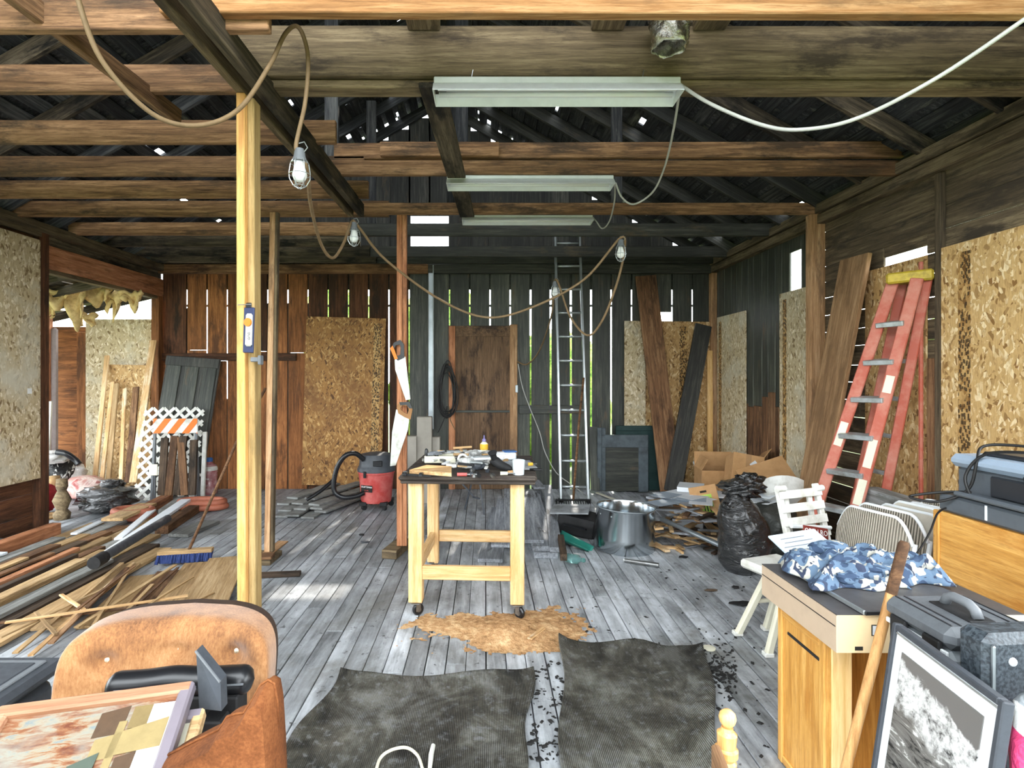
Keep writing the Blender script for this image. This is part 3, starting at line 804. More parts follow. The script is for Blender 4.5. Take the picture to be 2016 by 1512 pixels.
for k in range(9):
    cx, cy = 880 + R.uniform(-4, 4), 766 + R.uniform(-6, 10); rx, ry = R.uniform(12, 20), R.uniform(40, 54)
    obj('loop', MB().tube([P(cx + rx * math.sin(a) * (1 - .25 * math.cos(a)), cy - ry * math.cos(a), 7.33 - .01 * k * .6) for a in [i * math.pi / 12 for i in range(24)]], .008, 6, closed=True), 'cord_black', t, smooth=True)
cord('tail', None, [P(880, 800, 7.32), P(874, 825, 7.32), P(862, 852, 7.33)], .006, 'cord_black', parent=t)
cord('tail', None, [P(884, 800, 7.32), P(886, 825, 7.32), P(896, 846, 7.33)], .006, 'cord_brown', parent=t)
boxobj('nail', P(880, 716, 7.355), (.01, .07, .01), 'steel', t)
cord('power_cable', 'thin pale cable hanging beside the plywood door down to the floor', [P(1020, 716, 7.37), P(1028, 760, 7.36), P(1042, 800, 7.36), P(1062, 850, 7.35), P(1073, 890, 7.34), P(1095, 930, 7.3), P(1122, 952, 7.25), P(1150, 972, 7.0)], .006, 'cord_white')
# foil duct end between the front beams
t = thing('foil_duct', 'crumpled foil duct end hanging on the big grey beam', 'duct', P(1318, 95, 2.62))
m = T(P(1318, 96, 2.60))
rr = random.Random(3)
def duct(u, v):
    a = 2 * math.pi * u; z = .175 * v; r = .088 * (1 + .09 * math.sin(5 * a + 9 * v) + .06 * rr.uniform(-1, 1)) * (1 - .15 * (1 - v) ** 3)
    return m @ V((r * math.cos(a), r * math.sin(a), z))
o = obj('sleeve', MB().grid(duct, 40, 12, cu=True), 'foil', t, smooth=True)
md = o.modifiers.new('thickness', 'SOLIDIFY'); md.thickness = .003
obj('strap', MB().tube([m @ V((.094 * math.cos(a), .094 * math.sin(a), .15)) for a in [k * math.pi / 12 for k in range(24)]], .005, 5, closed=True), 'steel', t)
# ================================================================ far wall: ladder, rake, shutters, planks
t = thing('aluminium_ladder', 'tall aluminium straight ladder leaning up to the charred joists', 'ladder', (1.07, 6.7, 0))
la, lb_ = F(1104, 988), F(1158, 990); ta, tb = P(1093, 464, 7.15), P(1141, 464, 7.15)
for a, b in ((la, ta), (lb_, tb)): board('rail', a, b, .028, .06, 'alu', (1, 0, 0), t)
for k in range(12):
    f = (.18 + .305 * k) / (ta - la).length
    if f < .97: obj('rung', MB().tube([la.lerp(ta, f), lb_.lerp(tb, f)], .016, 10), 'alu', t, smooth=True)
for q in (la, lb_): boxobj('foot', q + V((0, 0, .02)), (.045, .08, .04), 'black_matt', t)
t = thing('garden_rake', 'steel rake standing tines down beside the aluminium ladder', 'rake', F(1128, 990))
ra, rb_ = F(1094, 992), F(1163, 992)
ra.z = rb_.z = .045
obj('head', MB().tube([ra, rb_], .013, 8), 'black_matt', t)
for k in range(15):
    q = ra.lerp(rb_, (k + .3) / 14.6)
    obj('tine', MB().tube([q, q + V((0, -.03, -.025)), q + V((0, -.035, -.044))], [.006, .005, .003], 5), 'black_matt', t)
obj('handle', MB().tube([(ra + rb_) / 2, P(1140, 830, 6.62), P(1149, 744, 6.78)], .014, 8), 'wood_brown', t, smooth=True)
plain('blue_grey', C(82, 92, 98), .6, vary=.12, dirt=C(58, 62, 64))
plain('teal_dark', C(30, 58, 56), .6, vary=.1)
def lean(px0, px1, Y0, Y1, w, th, mat, name, label, cat='board', group=None, side=(1, 0, 0), fl=True):
    """a board leaning back: px0 bottom, px1 top"""
    a = P(*px0, Y0); b = P(*px1, Y1)
    if fl: a.z = max(a.z, 0.012)
    o = board(name, a, b, w, th, mat, side)
    return tag(o, label, cat, group)
t = thing('wood_shutter', 'blue grey shutter frame with dark infill leaning beside the aluminium ladder', 'shutter', P(1228, 968, 7.15))
def sh(x0, y0, x1, y1, mat, name, dy=0.0, th=.03):
    a, b = P(x0, y1, 7.15 + dy), P(x1, y0, 7.15 + dy)
    boxobj(name, ((a.x + b.x) / 2, 7.15 + dy, max(0.005, (a.z + b.z) / 2)), (b.x - a.x, th, b.z - a.z), mat, t, ch=.005)
sh(1182, 842, 1192, 966, 'blue_grey', 'stile'); sh(1257, 858, 1276, 968, 'blue_grey', 'stile'); sh(1182, 856, 1276, 881, 'blue_grey', 'rail', -.005)
sh(1190, 878, 1258, 967, 'wood_soot', 'infill', .012, .02); sh(1176, 842, 1184, 966, 'blue_grey', 'edge_strip', -.02)
t = thing('painted_plywood', 'dark teal panel standing behind the blue grey shutter', 'panel', P(1270, 900, 7.28))
sh_Y = 7.29
for nm, x0, y0, x1, y1 in (('panel', 1212, 838, 1328, 965), ('rail', 1212, 838, 1328, 848)):
    a, b = P(x0, y1, sh_Y), P(x1, y0, sh_Y); a.z = max(a.z, 0)
    boxobj(nm, ((a.x + b.x) / 2, sh_Y - (.015 if nm == 'rail' else 0), (a.z + b.z) / 2), (b.x - a.x, .02, b.z - a.z), 'teal_dark', t)
lean((1172, 966), (1168, 840), 7.1, 7.25, .11, .03, 'wood_soot', 'loose_board', 'dark board on edge at the shutter, next to the ladder')
lean((1321, 966), (1271, 543), 6.95, 7.33, .27, .03, 'wood_brown', 'leaning_plank', 'broad brown plank leaning up the far wall over the strand board')
lean((1324, 968), (1385, 640), 6.85, 7.3, .21, .035, 'wood_char', 'leaning_plank', 'charred plank leaning toward the corner across the strand board')
lean((1398, 960), (1397, 690), 7.2, 7.3, .07, .03, 'wood_pine', 'loose_board', 'yellow batten upright in the far corner')

# grey cartons behind the bench
plain('carton_grey', C(158, 152, 142), .7, vary=.06)
for (x0, x1, yt, yb, dy), lab in zip(((800, 820, 860, 985, -.05), (820, 850, 822, 990, 0), (850, 866, 862, 985, .05)), ('low pale grey carton standing behind the bench under the saws', 'tallest pale grey carton standing behind the bench', 'narrow pale grey carton between the tall carton and the door')):
    a, b = P(x0, yb, 6.55 + dy), P(x1, yt, 6.55 + dy)
    t = thing('tall_carton', lab, 'carton', ((a.x + b.x) / 2, 6.55 + dy, 0))
    boxobj('body', ((a.x + b.x) / 2, 6.62 + dy, b.z / 2 + .001), (b.x - a.x - .004, .12, b.z), 'carton_grey', t)
    boxobj('flap', ((a.x + b.x) / 2, 6.62 + dy, b.z + .004), (b.x - a.x - .004, .12, .006), 'carton_grey', t)

# ================================================================ shop vacuum
vy = 6.35; vx = (741 - VX) / FPX * vy
t = thing('shop_vacuum', 'red drum shop vacuum with black motor head and ribbed hose', 'vacuum', (vx, vy, 0))
tm = T(vx, vy, 0)
obj('drum', MB().lathe([(.0, .08), (.165, .08), (.172, .1), (.185, .28), (.2, .4), (.208, .405), (.208, .425), (.0, .425)], 32, tm), 'red_plastic', t, smooth=.7)
obj('motor_head', MB().lathe([(.0, .425), (.212, .425), (.214, .45), (.2, .475), (.19, .5), (.185, .58), (.17, .615), (.1, .63), (.0, .632)], 32, tm), 'dark_grey', t, smooth=.7)
for a in (.6, 2.2, 3.9, 5.4):
    q = V((vx + .17 * math.cos(a), vy + .17 * math.sin(a), 0))
    boxobj('wheel_arm', q + V((0, 0, .075)), (.08, .08, .04), 'black_matt', t)
    obj('wheel', MB().lathe([(.0, -.015), (.03, -.015), (.032, 0), (.03, .015), (.0, .015)], 14, T(q + V((.01, 0, .033))) @ rotm(90, 0, math.degrees(a))), 'black_matt', t, smooth=.7)
boxobj('latch', (vx - .09, vy - .195, .41), (.03, .03, .07), 'black_plastic', t); boxobj('switch_panel', (vx + .05, vy - .185, .53), (.1, .03, .06), 'black_plastic', t)
m = T(vx - .075, vy - .168, .25) @ rotm(90, 0, -25)
plate = obj('label_plate', MB().box((0, 0, 0), (.15, .075, .004), ch=.001), 'ink', t, m)
text('CRAFTSMAN', .026, m @ T(0, .018, .0035), 'white_ink', plate); text('16 GAL', .018, m @ T(0, -.018, .0035), 'red_plastic', plate)
hp = spline([P(716, 905, 6.2), P(700, 893, 6.15), P(680, 897, 6.1), P(664, 920, 6.1), P(657, 952, 6.1), P(660, 970, 6.1), P(676, 979, 6.1), P(700, 977, 6.15), P(716, 970, 6.2)], 10)
rs = [.026 + (.003 if i % 2 else 0) for i in range(len(hp))]
obj('hose', MB().tube(hp, rs, 10), 'black_plastic', t, smooth=True)
cord('vacuum_wand', 'black vacuum wand lying across the grey siding stack', [P(604, 984, 6.2), P(632, 966, 6.3), P(655, 946, 6.4)], .022, 'black_plastic', cat='pipe')

# stack of old siding on the floor between posts and vacuum
plain('siding_grey', C(128, 130, 128), .7, vary=.12, dirt=C(92, 90, 86), vrand=.35)
k = 0
sid = [((552, 1020), (640, 958), .0), ((575, 1022), (668, 962), .0), ((605, 1022), (690, 970), .0), ((630, 1014), (705, 985), .0), ((560, 1012), (650, 955), .028), ((590, 1013), (688, 965), .028), ((622, 1012), (700, 975), .028), ((557, 1003), (660, 950), .056), ((585, 1006), (690, 962), .056), ((618, 1008), (705, 978), .056), ((575, 994), (660, 958), .084), ((610, 1000), (700, 968), .084)]
labs = 'grey weathered siding board in the low stack beside the vacuum'
for a, b, z in sid:
    pa, pb = F(*a), F(*b); pb.y = min(pb.y, 7.2); pa.z = pb.z = z + .014
    pb = pa + (pb - pa).normalized() * 1.05
    tag(drop('siding_plank', pa, pb, .15, .022, 'siding_grey'), labs, 'board', 'siding boards stacked beside the vacuum')
# ================================================================ lean-to room and the corner beside its opening
def blob(name, c, rad, mat, parent=None, seed=1, nu=26, nv=16, amp=.16, flat=True, power=.75, smooth=True, pinch=0.0, m=None):
    """a filled, wrinkled bag shape resting on z = c.z"""
    q = random.Random(seed)
    ph = [(q.uniform(0, 6.28), q.uniform(0, 6.28), q.choice((2, 3, 4, 5, 7)), q.choice((2, 3, 5, 6))) for _ in range(7)]
    def fn(u, v):
        a = 2 * math.pi * u; b = math.pi * (v - .5)
        x, y, z = math.cos(b) * math.cos(a), math.cos(b) * math.sin(a), math.sin(b)
        f = 1 + amp * sum(math.sin(k * a + p) * math.cos(l * b * 2 + r) for p, r, k, l in ph) / 3.2 * math.cos(b)
        sz = math.copysign(abs(z) ** power, z)
        w = f * (1 - pinch * max(0, z) ** 2)
        return V((x * w * rad[0], y * w * rad[1], (sz * (1 + .4 * (f - 1)) + 1) * rad[2]))
    mb = MB().grid(fn, nu, nv, cu=True)
    return obj(name, mb, mat, parent, T(c) @ (m or Matrix.Identity(4)), smooth)
s = NT('bag_black', .2, spec=.9); s.base(C(24, 25, 26)); co = s.coord((1, 1, 2.4)); s.b.inputs['Coat Weight'].default_value = .5; s.b.inputs['Coat Roughness'].default_value = .12; s.bump(s.noise(co, 9, 4, .55, 1.8), 1.0, .03)
s = NT('bag_grey', .45, spec=.5); s.base(C(58, 60, 56)); co = s.coord((1, 1, 1)); s.bump(s.noise(co, 12, 5, .6, 1.2), .8, .02)
s = NT('bag_white', .4, spec=.4); s.base(C(206, 204, 200)); co = s.coord((1, 1, 1)); s.bump(s.noise(co, 12, 5, .6, 1.2), .8, .02)
s = NT('bag_pink', .5); co = s.coord((1, 1, 1)); n = s.noise(co, 5, 4, .6, .8); s.base(s.ramp(n, [(.4, C(214, 160, 150)), (.52, C(232, 214, 204)), (.62, C(190, 110, 106))])); s.bump(s.noise(co, 12, 5, .6, 1.2), .7, .02)
s = NT('bag_striped', .35, spec=.5); co = s.coord((6, 6, 3), (.5, .6, 0)); n = s.noise(co, 3, 4, .6, 1.0); s.base(s.ramp(n, [(.5, C(22, 22, 23)), (.56, C(24, 24, 24)), (.6, C(190, 190, 186))])); s.bump(n, .6, .02)
plain('red_cloth', C(176, 40, 52), .8, vary=.15)
plain('insulation', C(224, 196, 136), .95, vary=.15, dirt=C(170, 136, 84), bump=.8, scale=16)
plain('terracotta_hose', C(168, 98, 74), .55, vary=.12)
wood('wood_pale', C(150, 112, 72), C(208, 168, 118), C(238, 210, 168), stain=C(226, 206, 176), amount=.3, vary=.3, bump=.15)
wood('wood_tan', C(112, 86, 56), C(164, 134, 94), C(200, 172, 132), stain=C(140, 116, 84), amount=.35, vary=.4)
wood('wood_grey', C(84, 84, 80), C(130, 130, 126), C(176, 178, 178), stain=C(98, 98, 94), amount=.35, vary=.4)
wood('wood_dark', C(34, 27, 22), C(72, 58, 46), C(104, 86, 68), stain=C(40, 34, 28), amount=.4, vary=.3)

osb_sheet((-4.92, 7.6, 1.17), (1.02, .014, 2.2), 'osb_pale', 'big pale strand board sheet on the back wall of the lean-to', (0, 0, 0))
c0 = P(250, 830, 7.5); osb_sheet((c0.x, 7.52, .83), (.6, .014, 1.64), 'osb', 'smaller warm strand board offcut leaning behind the light lumber', (4, 1, 0))
plain('batt_grey', C(150, 138, 136), .9, vary=.08, bump=.5, scale=22)
tag(boxobj('insulation_batt', P(92, 760, 7.15) + V((0, .1, -.2)), (.11, .08, 1.9), 'batt_grey', ch=.02), 'grey insulation batt between the lean-to studs', 'insulation')
tag(lean((92, 960), (100, 790), 6.9, 7.0, .035, .03, 'pale_plastic', 'plastic_pipe', 'thin white plastic pipe leaning by the lean-to studs', 'pipe'), 'thin white plastic pipe leaning by the lean-to studs', 'pipe')
# torn insulation hanging from the lean-to roof
rr = random.Random(5)
for k, (x, y, wd, hg) in enumerate(((110, 585, 60, 26), (150, 600, 40, 60), (190, 580, 60, 30), (225, 598, 46, 40), (262, 592, 50, 28), (95, 612, 46, 20), (170, 628, 30, 16))):
    Y = 6.5 + .12 * (k % 4); c = P(x, y, Y); hw = wd / FPX * Y / 2; hh = hg / FPX * Y
    a1, a2 = rr.uniform(0, 6), rr.uniform(0, 6)
    def fn(u, v, c=c, hw=hw, hh=hh, a1=a1, a2=a2):
        return c + V(((u - .5) * 2 * hw * (1 - .5 * v * v), .05 * math.sin(5 * u + a1) + .03 * math.sin(9 * v + a2), hh * .6 - v * hh * (1 + .5 * math.sin(7 * u + a2)) + .02 * math.sin(14 * u + a1)))
    tag(obj('insulation_scrap', MB().sheet(fn, 12, 8, .02), 'insulation', smooth=True), 'torn yellow insulation hanging from the lean-to rafters', 'insulation', 'torn insulation in the lean-to')
# light lumber leaning in the lean-to
for k, (xb, xt, yt, w, mt, lb2) in enumerate(((186, 211, 700, .06, 'wood_pale', 'pale board leaning first in the row of light lumber'), (200, 222, 752, .05, 'wood_pale', 'short pale board leaning second in the row of light lumber'), (213, 230, 755, .06, 'wood_tan', 'tan board leaning third in the row of light lumber'), (238, 246, 765, .05, 'wood_pale', 'thin pale board leaning in the middle of the light lumber'), (252, 268, 762, .08, 'wood_brown', 'browner board leaning in the row of light lumber'), (262, 302, 670, .09, 'wood_pale', 'longest orange lit board leaning behind the white lattice'))):
    lean((xb, 950), (xt, yt), 7.05 - .06 * k, 7.44 - .045 * k, w, .025, mt, 'leaning_board', lb2)
# dark panelled door leaning in the corner
t = thing('panel_door', 'black weathered panel door leaning in the corner behind the lattice', 'door', P(350, 975, 6.95))
a0, b0, a1_, b1_ = V((-4.17, 6.85, .02)), V((-3.55, 6.95, .02)), V((-4.05, 7.2, 1.74)), V((-3.47, 7.26, 1.74))
mdoor, Ld = frame((a0 + b0) / 2, (a1_ + b1_) / 2, (1, 0.1, 0))
obj('slab', MB().box((0, 0, 0), (Ld, .66, .03), ch=.004), 'wood_char', t, mdoor)
for u in (-.22, 0, .22): obj('plank', MB().box((0, u, -.02), (Ld - .1, .17, .02), ch=.006), 'wood_soot', t, mdoor)
obj('rail', MB().box((Ld / 2 - .07, 0, -.034), (.12, .66, .016), ch=.004), 'wood_char', t, mdoor)
# lattice
t = thing('lattice_panel', 'white diagonal plastic lattice leaning in front of the black panel door', 'lattice', P(320, 975, 6.75))
A, B = P(262, 976, 6.72), P(382, 976, 6.78); A.z = B.z = .0; Ct = P(286, 803, 6.92) - A
W_ = (B - A).length; ux = (B - A).normalized(); H_ = Ct.length; uz = Ct.normalized(); un = ux.cross(uz).normalized()
step = .128
def clipseg(o, dr):
    # segment inside [0,W]x[0,H]
    t0, t1 = -9, 9
    for p, d_, lo, hi in ((o[0], dr[0], 0, W_), (o[1], dr[1], 0, H_)):
        a, b = sorted(((lo - p) / d_, (hi - p) / d_)); t0, t1 = max(t0, a), min(t1, b)
    return (t0, t1) if t1 - t0 > .05 else None
k = -20
while k < 30:
    for sg in (1, -1):
        o = (k * step, 0) if sg > 0 else (W_ - k * step, 0)
        sgm = clipseg(o, (sg * .7071, .7071))
        if sgm:
            p, q = [A + ux * (o[0] + sg * .7071 * tt) + uz * (o[1] + .7071 * tt) + un * (.004 * sg) for tt in sgm]
            board('slat', p, q, .036, .007, 'white_paint', ux.cross(V((0, 0, 1))).cross((q - p)), t, ch=.001)
    k += 1
# barricade
t = thing('barricade', 'orange and white striped barricade board on thin legs in front of the lattice', 'barricade', P(346, 965, 6.5))
A, B = P(302, 824, 6.5), P(390, 853, 6.5); wB, hB = B.x - A.x, A.z - B.z
cB = (A + B) / 2
plain('stripe_orange', C(240, 116, 34), .45, vary=.05)
boxobj('board', cB, (wB, .02, hB), 'white_paint', t, ch=.008)
for k in range(-1, 4):
    u0 = -wB / 2 + k * wB / 3.1; sw = wB / 6.2; sl = hB * .8
    pts = [(u0, -hB / 2), (u0 + sw, -hB / 2), (u0 + sw + sl, hB / 2), (u0 + sl, hB / 2)]
    # clip to the board ends
    def cl(poly, lim, sgn):
        out = []
        for i in range(len(poly)):
            p, q = poly[i], poly[(i + 1) % len(poly)]
            ip, iq = sgn * p[0] <= sgn * lim, sgn * q[0] <= sgn * lim
            if ip: out.append(p)
            if ip != iq:
                f = (lim - p[0]) / (q[0] - p[0]); out.append((lim, p[1] + f * (q[1] - p[1])))
        return out
    pts = cl(pts, wB / 2 - .004, 1)
    pts = cl(pts, -wB / 2 + .004, -1) if pts else pts
    if len(pts) >= 3:
        obj('stripe', MB().prism(pts, 0, .002, T(cB + V((0, -.0105, 0))) @ rotm(90, 0, 0)), 'stripe_orange', t)
for x, xb in ((305, 298), (386, 386)):
    a = P(xb, 965, 6.5); a.z = .01; board('leg', a, P(x, 852, 6.5), .03, .02, 'mid_grey', (1, 0, 0), t)
    a2 = P(xb + 6, 955, 6.7); a2.z = .01; board('leg', a2, P(x, 852, 6.52), .03, .02, 'mid_grey', (1, 0, 0), t)
tag(boxobj('paper_tag', P(302, 925, 6.47), (.1, .012, .13), 'cream_paint'), 'small cream plaque hanging on the barricade leg', 'sign')
for k, (xb, xt, yt, mt) in enumerate(((318, 325, 862, 'wood_dark'), (332, 344, 858, 'wood_brown'), (348, 362, 858, 'wood_dark'), (364, 356, 860, 'wood_brown'), (378, 382, 866, 'wood_dark'))):
    lean((xb, 975), (xt, yt), 6.42 - .012 * k, 6.47, .085, .03, mt, 'bundled_board', '%s brown board, %s from the lattice in the bundle under the striped barricade' % ('dark' if mt == 'wood_dark' else 'mid', ('first', 'second', 'third', 'fourth', 'fifth')[k]), group='boards under the barricade')
t = thing('window_sash', 'white painted window sash leaning between barricade and red jug', 'window frame', P(392, 978, 6.85))
for a, b, w_ in (((378, 978), (386, 852), .05), ((399, 978), (404, 850), .05)): board('stile', P(*a, 6.82), P(*b, 6.95), w_, .03, 'white_paint', (1, 0, 0), t)
for y in (854, 894, 935, 974):
    f = (978 - y) / 126; board('rail', P(380 + 7 * f, y, 6.82 + .13 * f), P(399 + 5 * f, y, 6.82 + .13 * f), .035, .025, 'white_paint', (0, 0, 1), t)
t = thing('water_jug', 'clear pinkish plastic jug with blue cap beside the white sash', 'jug', P(411, 977, 6.85)); jb = P(412, 978, 7.12); jb.z = 0
plain('jug_plastic', C(156, 92, 96), .25, spec=.6, vary=.1, dirt=C(196, 170, 168))
plain('cap_blue', C(52, 100, 160), .4)
obj('body', MB().lathe([(.0, .0), (.09, .0), (.098, .02), (.098, .15), (.09, .17), (.098, .19), (.098, .31), (.085, .36), (.04, .39), (.035, .41), (.0, .41)], 20, T(jb)), 'jug_plastic', t, smooth=.8)
obj('shoulder', MB().lathe([(.1, .3), (.1, .33), (.08, .365), (.079, .36), (.098, .325)], 20, T(jb), cap=False), 'pale_plastic', t)
obj('cap', MB().lathe([(.0, .41), (.042, .41), (.042, .45), (.03, .46), (.0, .46)], 16, T(jb)), 'cap_blue', t, smooth=.7)
text('DRINK', .035, T(jb + V((0, -.1, .2))) @ rotm(90, 0, 0), 'white_ink', t)
# bags and clutter at the lean-to threshold
t = thing('rubbish_bag', 'shiny black rubbish bag slumped beside the red hose', 'bag', F(210, 1012)); q = F(210, 1008)
blob('bag', q, (.28, .24, .15), 'bag_black', t, 4, amp=.3); blob('knot', q + V((.02, .05, .24)), (.12, .1, .06), 'bag_black', t, 9, amp=.4)
q = F(112, 985); tag(blob('rubbish_bag', q + V((-.12, .12, 0)), (.28, .24, .28), 'bag_striped', None, 6, amp=.2), 'black bag with white creases piled behind the pink bag', 'bag')
tag(blob('rubbish_bag', F(150, 985) + V((0, .1, 0)), (.26, .2, .14), 'bag_pink', None, 8, amp=.25), 'pink and white plastic bag between the black bags', 'bag')
tag(blob('plastic_bag', P(100, 900, 6.7) + V((0, 0, -.08)), (.2, .16, .08), 'bag_white', None, 12, amp=.3), 'crumpled white bag on top of the bag pile', 'bag')
tag(blob('plastic_bag', P(140, 930, 6.9) + V((0, 0, -.16)), (.16, .14, .14), 'bag_white', None, 13, amp=.3), 'small cream bag wedged against the lean-to studs', 'bag')
tag(blob('red_bundle', F(82, 1012), (.1, .2, .16), 'red_cloth', None, 14, amp=.3), 'red cloth bundle by the lean-to corner post', 'cloth')
cord('rubber_tube', 'thick black tube lying over the bag pile', [P(112, 890, 6.55), P(130, 893, 6.55), P(148, 905, 6.6), P(156, 914, 6.6)], .035, 'black_plastic', cat='tube')
t = thing('turned_leg', 'turned wooden table leg standing among the bags', 'table leg', F(120, 1020))
obj('spindle', MB().lathe([(.0, 0), (.07, 0), (.08, .06), (.05, .1), (.07, .16), (.085, .2), (.06, .26), (.04, .3), (.055, .34), (.05, .42), (.0, .42)], 16, T(F(122, 1022))), 'wood_beam_grey', t, smooth=True)
obj('foot', MB().lathe([(.0, 0), (.045, 0), (.06, .05), (.06, .12), (.0, .13)], 14, T(F(106, 1000) + V((0, 0, .24)))), 'wood_tan', t, smooth=True)
t = thing('round_tray', 'round wooden tray lying by the lean-to corner post', 'tray', F(82, 1022))
obj('tray', MB().lathe([(.0, .0), (.15, .0), (.16, .02), (.15, .025), (.145, .01), (.0, .01)], 24, T(F(84, 1020))), 'wood_tan', t, smooth=.6)
for lab, cpx, ax, ay in (('loop of thick terracotta hose lying beside the rubbish bag', (262, 1022), .2, .13), ('loop of terracotta hose lying beyond the lumber near the jug', (398, 1003), .26, .12)):
    c = F(*cpx); t = thing('hose_coil', lab, 'hose', c)
    for k in range(2):
        obj('loop', MB().tube([c + V((ax * math.cos(a) * (1 - .07 * k), ay * math.sin(a) * (1 - .07 * k), .04 + .05 * k)) for a in [i * math.pi / 16 for i in range(32)]], .036, 8, closed=True), 'terracotta_hose', t, smooth=True)

# ================================================================ lumber on the floor along the left side
plain('vinyl_white', C(218, 224, 230), .4, vary=.04)
plain('red_paint', C(170, 48, 44), .6, vary=.1)
rr = random.Random(21)
names = {'wood_tan': 'tan', 'wood_brown': 'brown', 'wood_grey': 'grey', 'wood_dark': 'dark', 'wood_post_pink': 'reddish'}
rows = [  # x, y0, y1, z, width, thickness, material
    (-4.02, 3.6, 5.25, .0, .1, .12, 'wood_post_pink'), (-3.86, 3.4, 5.6, .0, .14, .03, 'wood_tan'), (-3.7, 3.2, 5.7, .0, .15, .03, 'wood_grey'), (-3.54, 3.3, 5.5, .0, .14, .03, 'wood_brown'),
    (-3.38, 3.0, 5.8, .0, .15, .03, 'wood_tan'), (-3.22, 2.9, 5.3, .0, .14, .04, 'wood_grey'), (-3.06, 2.8, 5.2, .0, .14, .03, 'wood_tan'), (-2.9, 2.7, 4.9, .0, .14, .03, 'wood_dark'), (-2.74, 2.6, 4.8, .0, .14, .025, 'wood_tan'),
    (-3.8, 3.3, 5.0, .033, .12, .03, 'wood_grey'), (-3.64, 3.1, 5.1, .033, .1, .03, 'wood_tan'), (-3.5, 3.0, 5.2, .033, .1, .03, 'wood_brown'), (-3.36, 2.9, 5.0, .033, .09, .03, 'wood_tan'), (-3.22, 2.8, 4.7, .043, .08, .03, 'wood_brown'), (-3.1, 2.75, 4.6, .033, .1, .03, 'wood_tan'), (-2.96, 2.65, 4.4, .033, .1, .03, 'wood_grey'),
    (-3.6, 2.9, 4.7, .066, .1, .025, 'wood_brown'), (-3.45, 2.85, 4.8, .066, .09, .025, 'wood_dark'), (-3.33, 2.8, 4.6, .066, .06, .03, 'wood_post_pink'), (-3.2, 2.7, 4.4, .076, .05, .03, 'wood_dark'), (-3.08, 2.6, 4.3, .066, .09, .025, 'wood_tan'),
    (-3.52, 2.8, 4.3, .094, .07, .02, 'wood_tan'), (-3.4, 2.75, 4.4, .094, .05, .02, 'wood_brown')]
lay = [list(range(0, 9)), list(range(9, 16)), list(range(16, 23))]
pos = ['closest to the side wall', 'in the bottom layer of the lumber pile']
for k, (x, y0, y1, z, w_, t_, mt) in enumerate(rows):
    j = rr.uniform(-.02, .02)
    tag(drop('lumber_board', (x + j, y0), (x - j * .6 - .02, y1), w_, t_, mt),
        ('squared reddish timber lying along the side wall under the pale sheathing' if k == 0 else '%s board, %s from the side wall in the %s layer of the lumber pile' % (names[mt], ('first', 'second', 'third', 'fourth', 'fifth', 'sixth', 'seventh', 'eighth', 'ninth')[lay[0 if k < 9 else 1 if k < 16 else 2].index(k)], ('bottom', 'middle', 'upper')[0 if k < 9 else 1 if k < 16 else 2])), 'board', 'lumber pile before the lean-to opening')
tag(board('painted_end', (-4.0, 3.62, .17), (-4.0, 4.35, .17), .05, .1, 'red_paint', (0, 0, 1)), 'red painted board on the squared reddish timber', 'board')
tag(board('vinyl_trim', F(208, 1106, .12) + V((0, -.1, .03)), F(366, 1012, .0) + V((0, 0, .15)), .1, .03, 'vinyl_white', (1, 0, 0)), 'long white vinyl trim lying across the lumber pile', 'trim board')
tag(board('vinyl_trim', F(233, 1068, .06) + V((0, 0, .03)), F(300, 1010, .06) + V((0, 0, .03)), .07, .02, 'vinyl_white', (1, 0, 0)), 'shorter white vinyl trim beside the long one', 'trim board')
tag(board('vinyl_trim', F(145, 1062, 0) + V((0, 0, .05)), F(200, 1036, 0) + V((0, 0, .05)), .06, .02, 'vinyl_white', (1, 0, 0)), 'small white strip on the lumber near the reddish timber', 'trim board')
tag(board('vinyl_trim', V((-3.93, 3.3, .075)), V((-3.88, 4.5, .075)), .08, .02, 'vinyl_white', (1, 0, 0)), 'white strip beside the red painted board', 'trim board')
t = thing('pipe_length', 'grey pipe with a black rubber end lying on the lumber', 'pipe', F(200, 1112, .12))
pa, pb = F(196, 1114, .12), F(330, 1030, .12); pa.z = pb.z = .165
obj('pipe', MB().tube([pa, pb], .035, 12), 'dark_grey', t, smooth=.7); obj('rubber_end', MB().tube([pa + (pa - pb).normalized() * .08, pa + (pb - pa).normalized() * .06], .045, 12), 'black_matt', t, smooth=.7)
t = thing('pipe_length', 'dark pipe lying at the foot of the pale sheathing', 'pipe', V((-4.15, 4.6, .05)))
obj('pipe', MB().tube([V((-4.15, 4.2, .06)), V((-4.1, 5.3, .06))], .05, 12), 'black_matt', t, smooth=.7); obj('collar', MB().tube([V((-4.13, 4.7, .06)), V((-4.128, 4.76, .06))], .06, 12), 'steel', t, smooth=.7)
# timber offcuts beyond the trim
for a, b, z, w_, t_, mt, lab in (((270, 1020), (330, 988), .0, .12, .09, 'wood_post_pink', 'short reddish timber offcut beside the hose loop'), ((322, 1020), (360, 992), .0, .11, .09, 'wood_grey', 'short grey timber offcut beyond the lumber'), ((220, 1045), (290, 1012), .0, .2, .03, 'wood_tan', 'flat tan offcut before the hose loop'), ((318, 1052), (395, 1000), .0, .12, .08, 'wood_brown', 'brown timber offcut alongside the white trim'), ((350, 1058), (415, 1030), .0, .2, .03, 'wood_grey', 'grey board lying behind the blue broom')):
    pa, pb = F(*a), F(*b); tag(drop('timber_offcut', pa, pb, w_, t_, mt), lab, 'board')
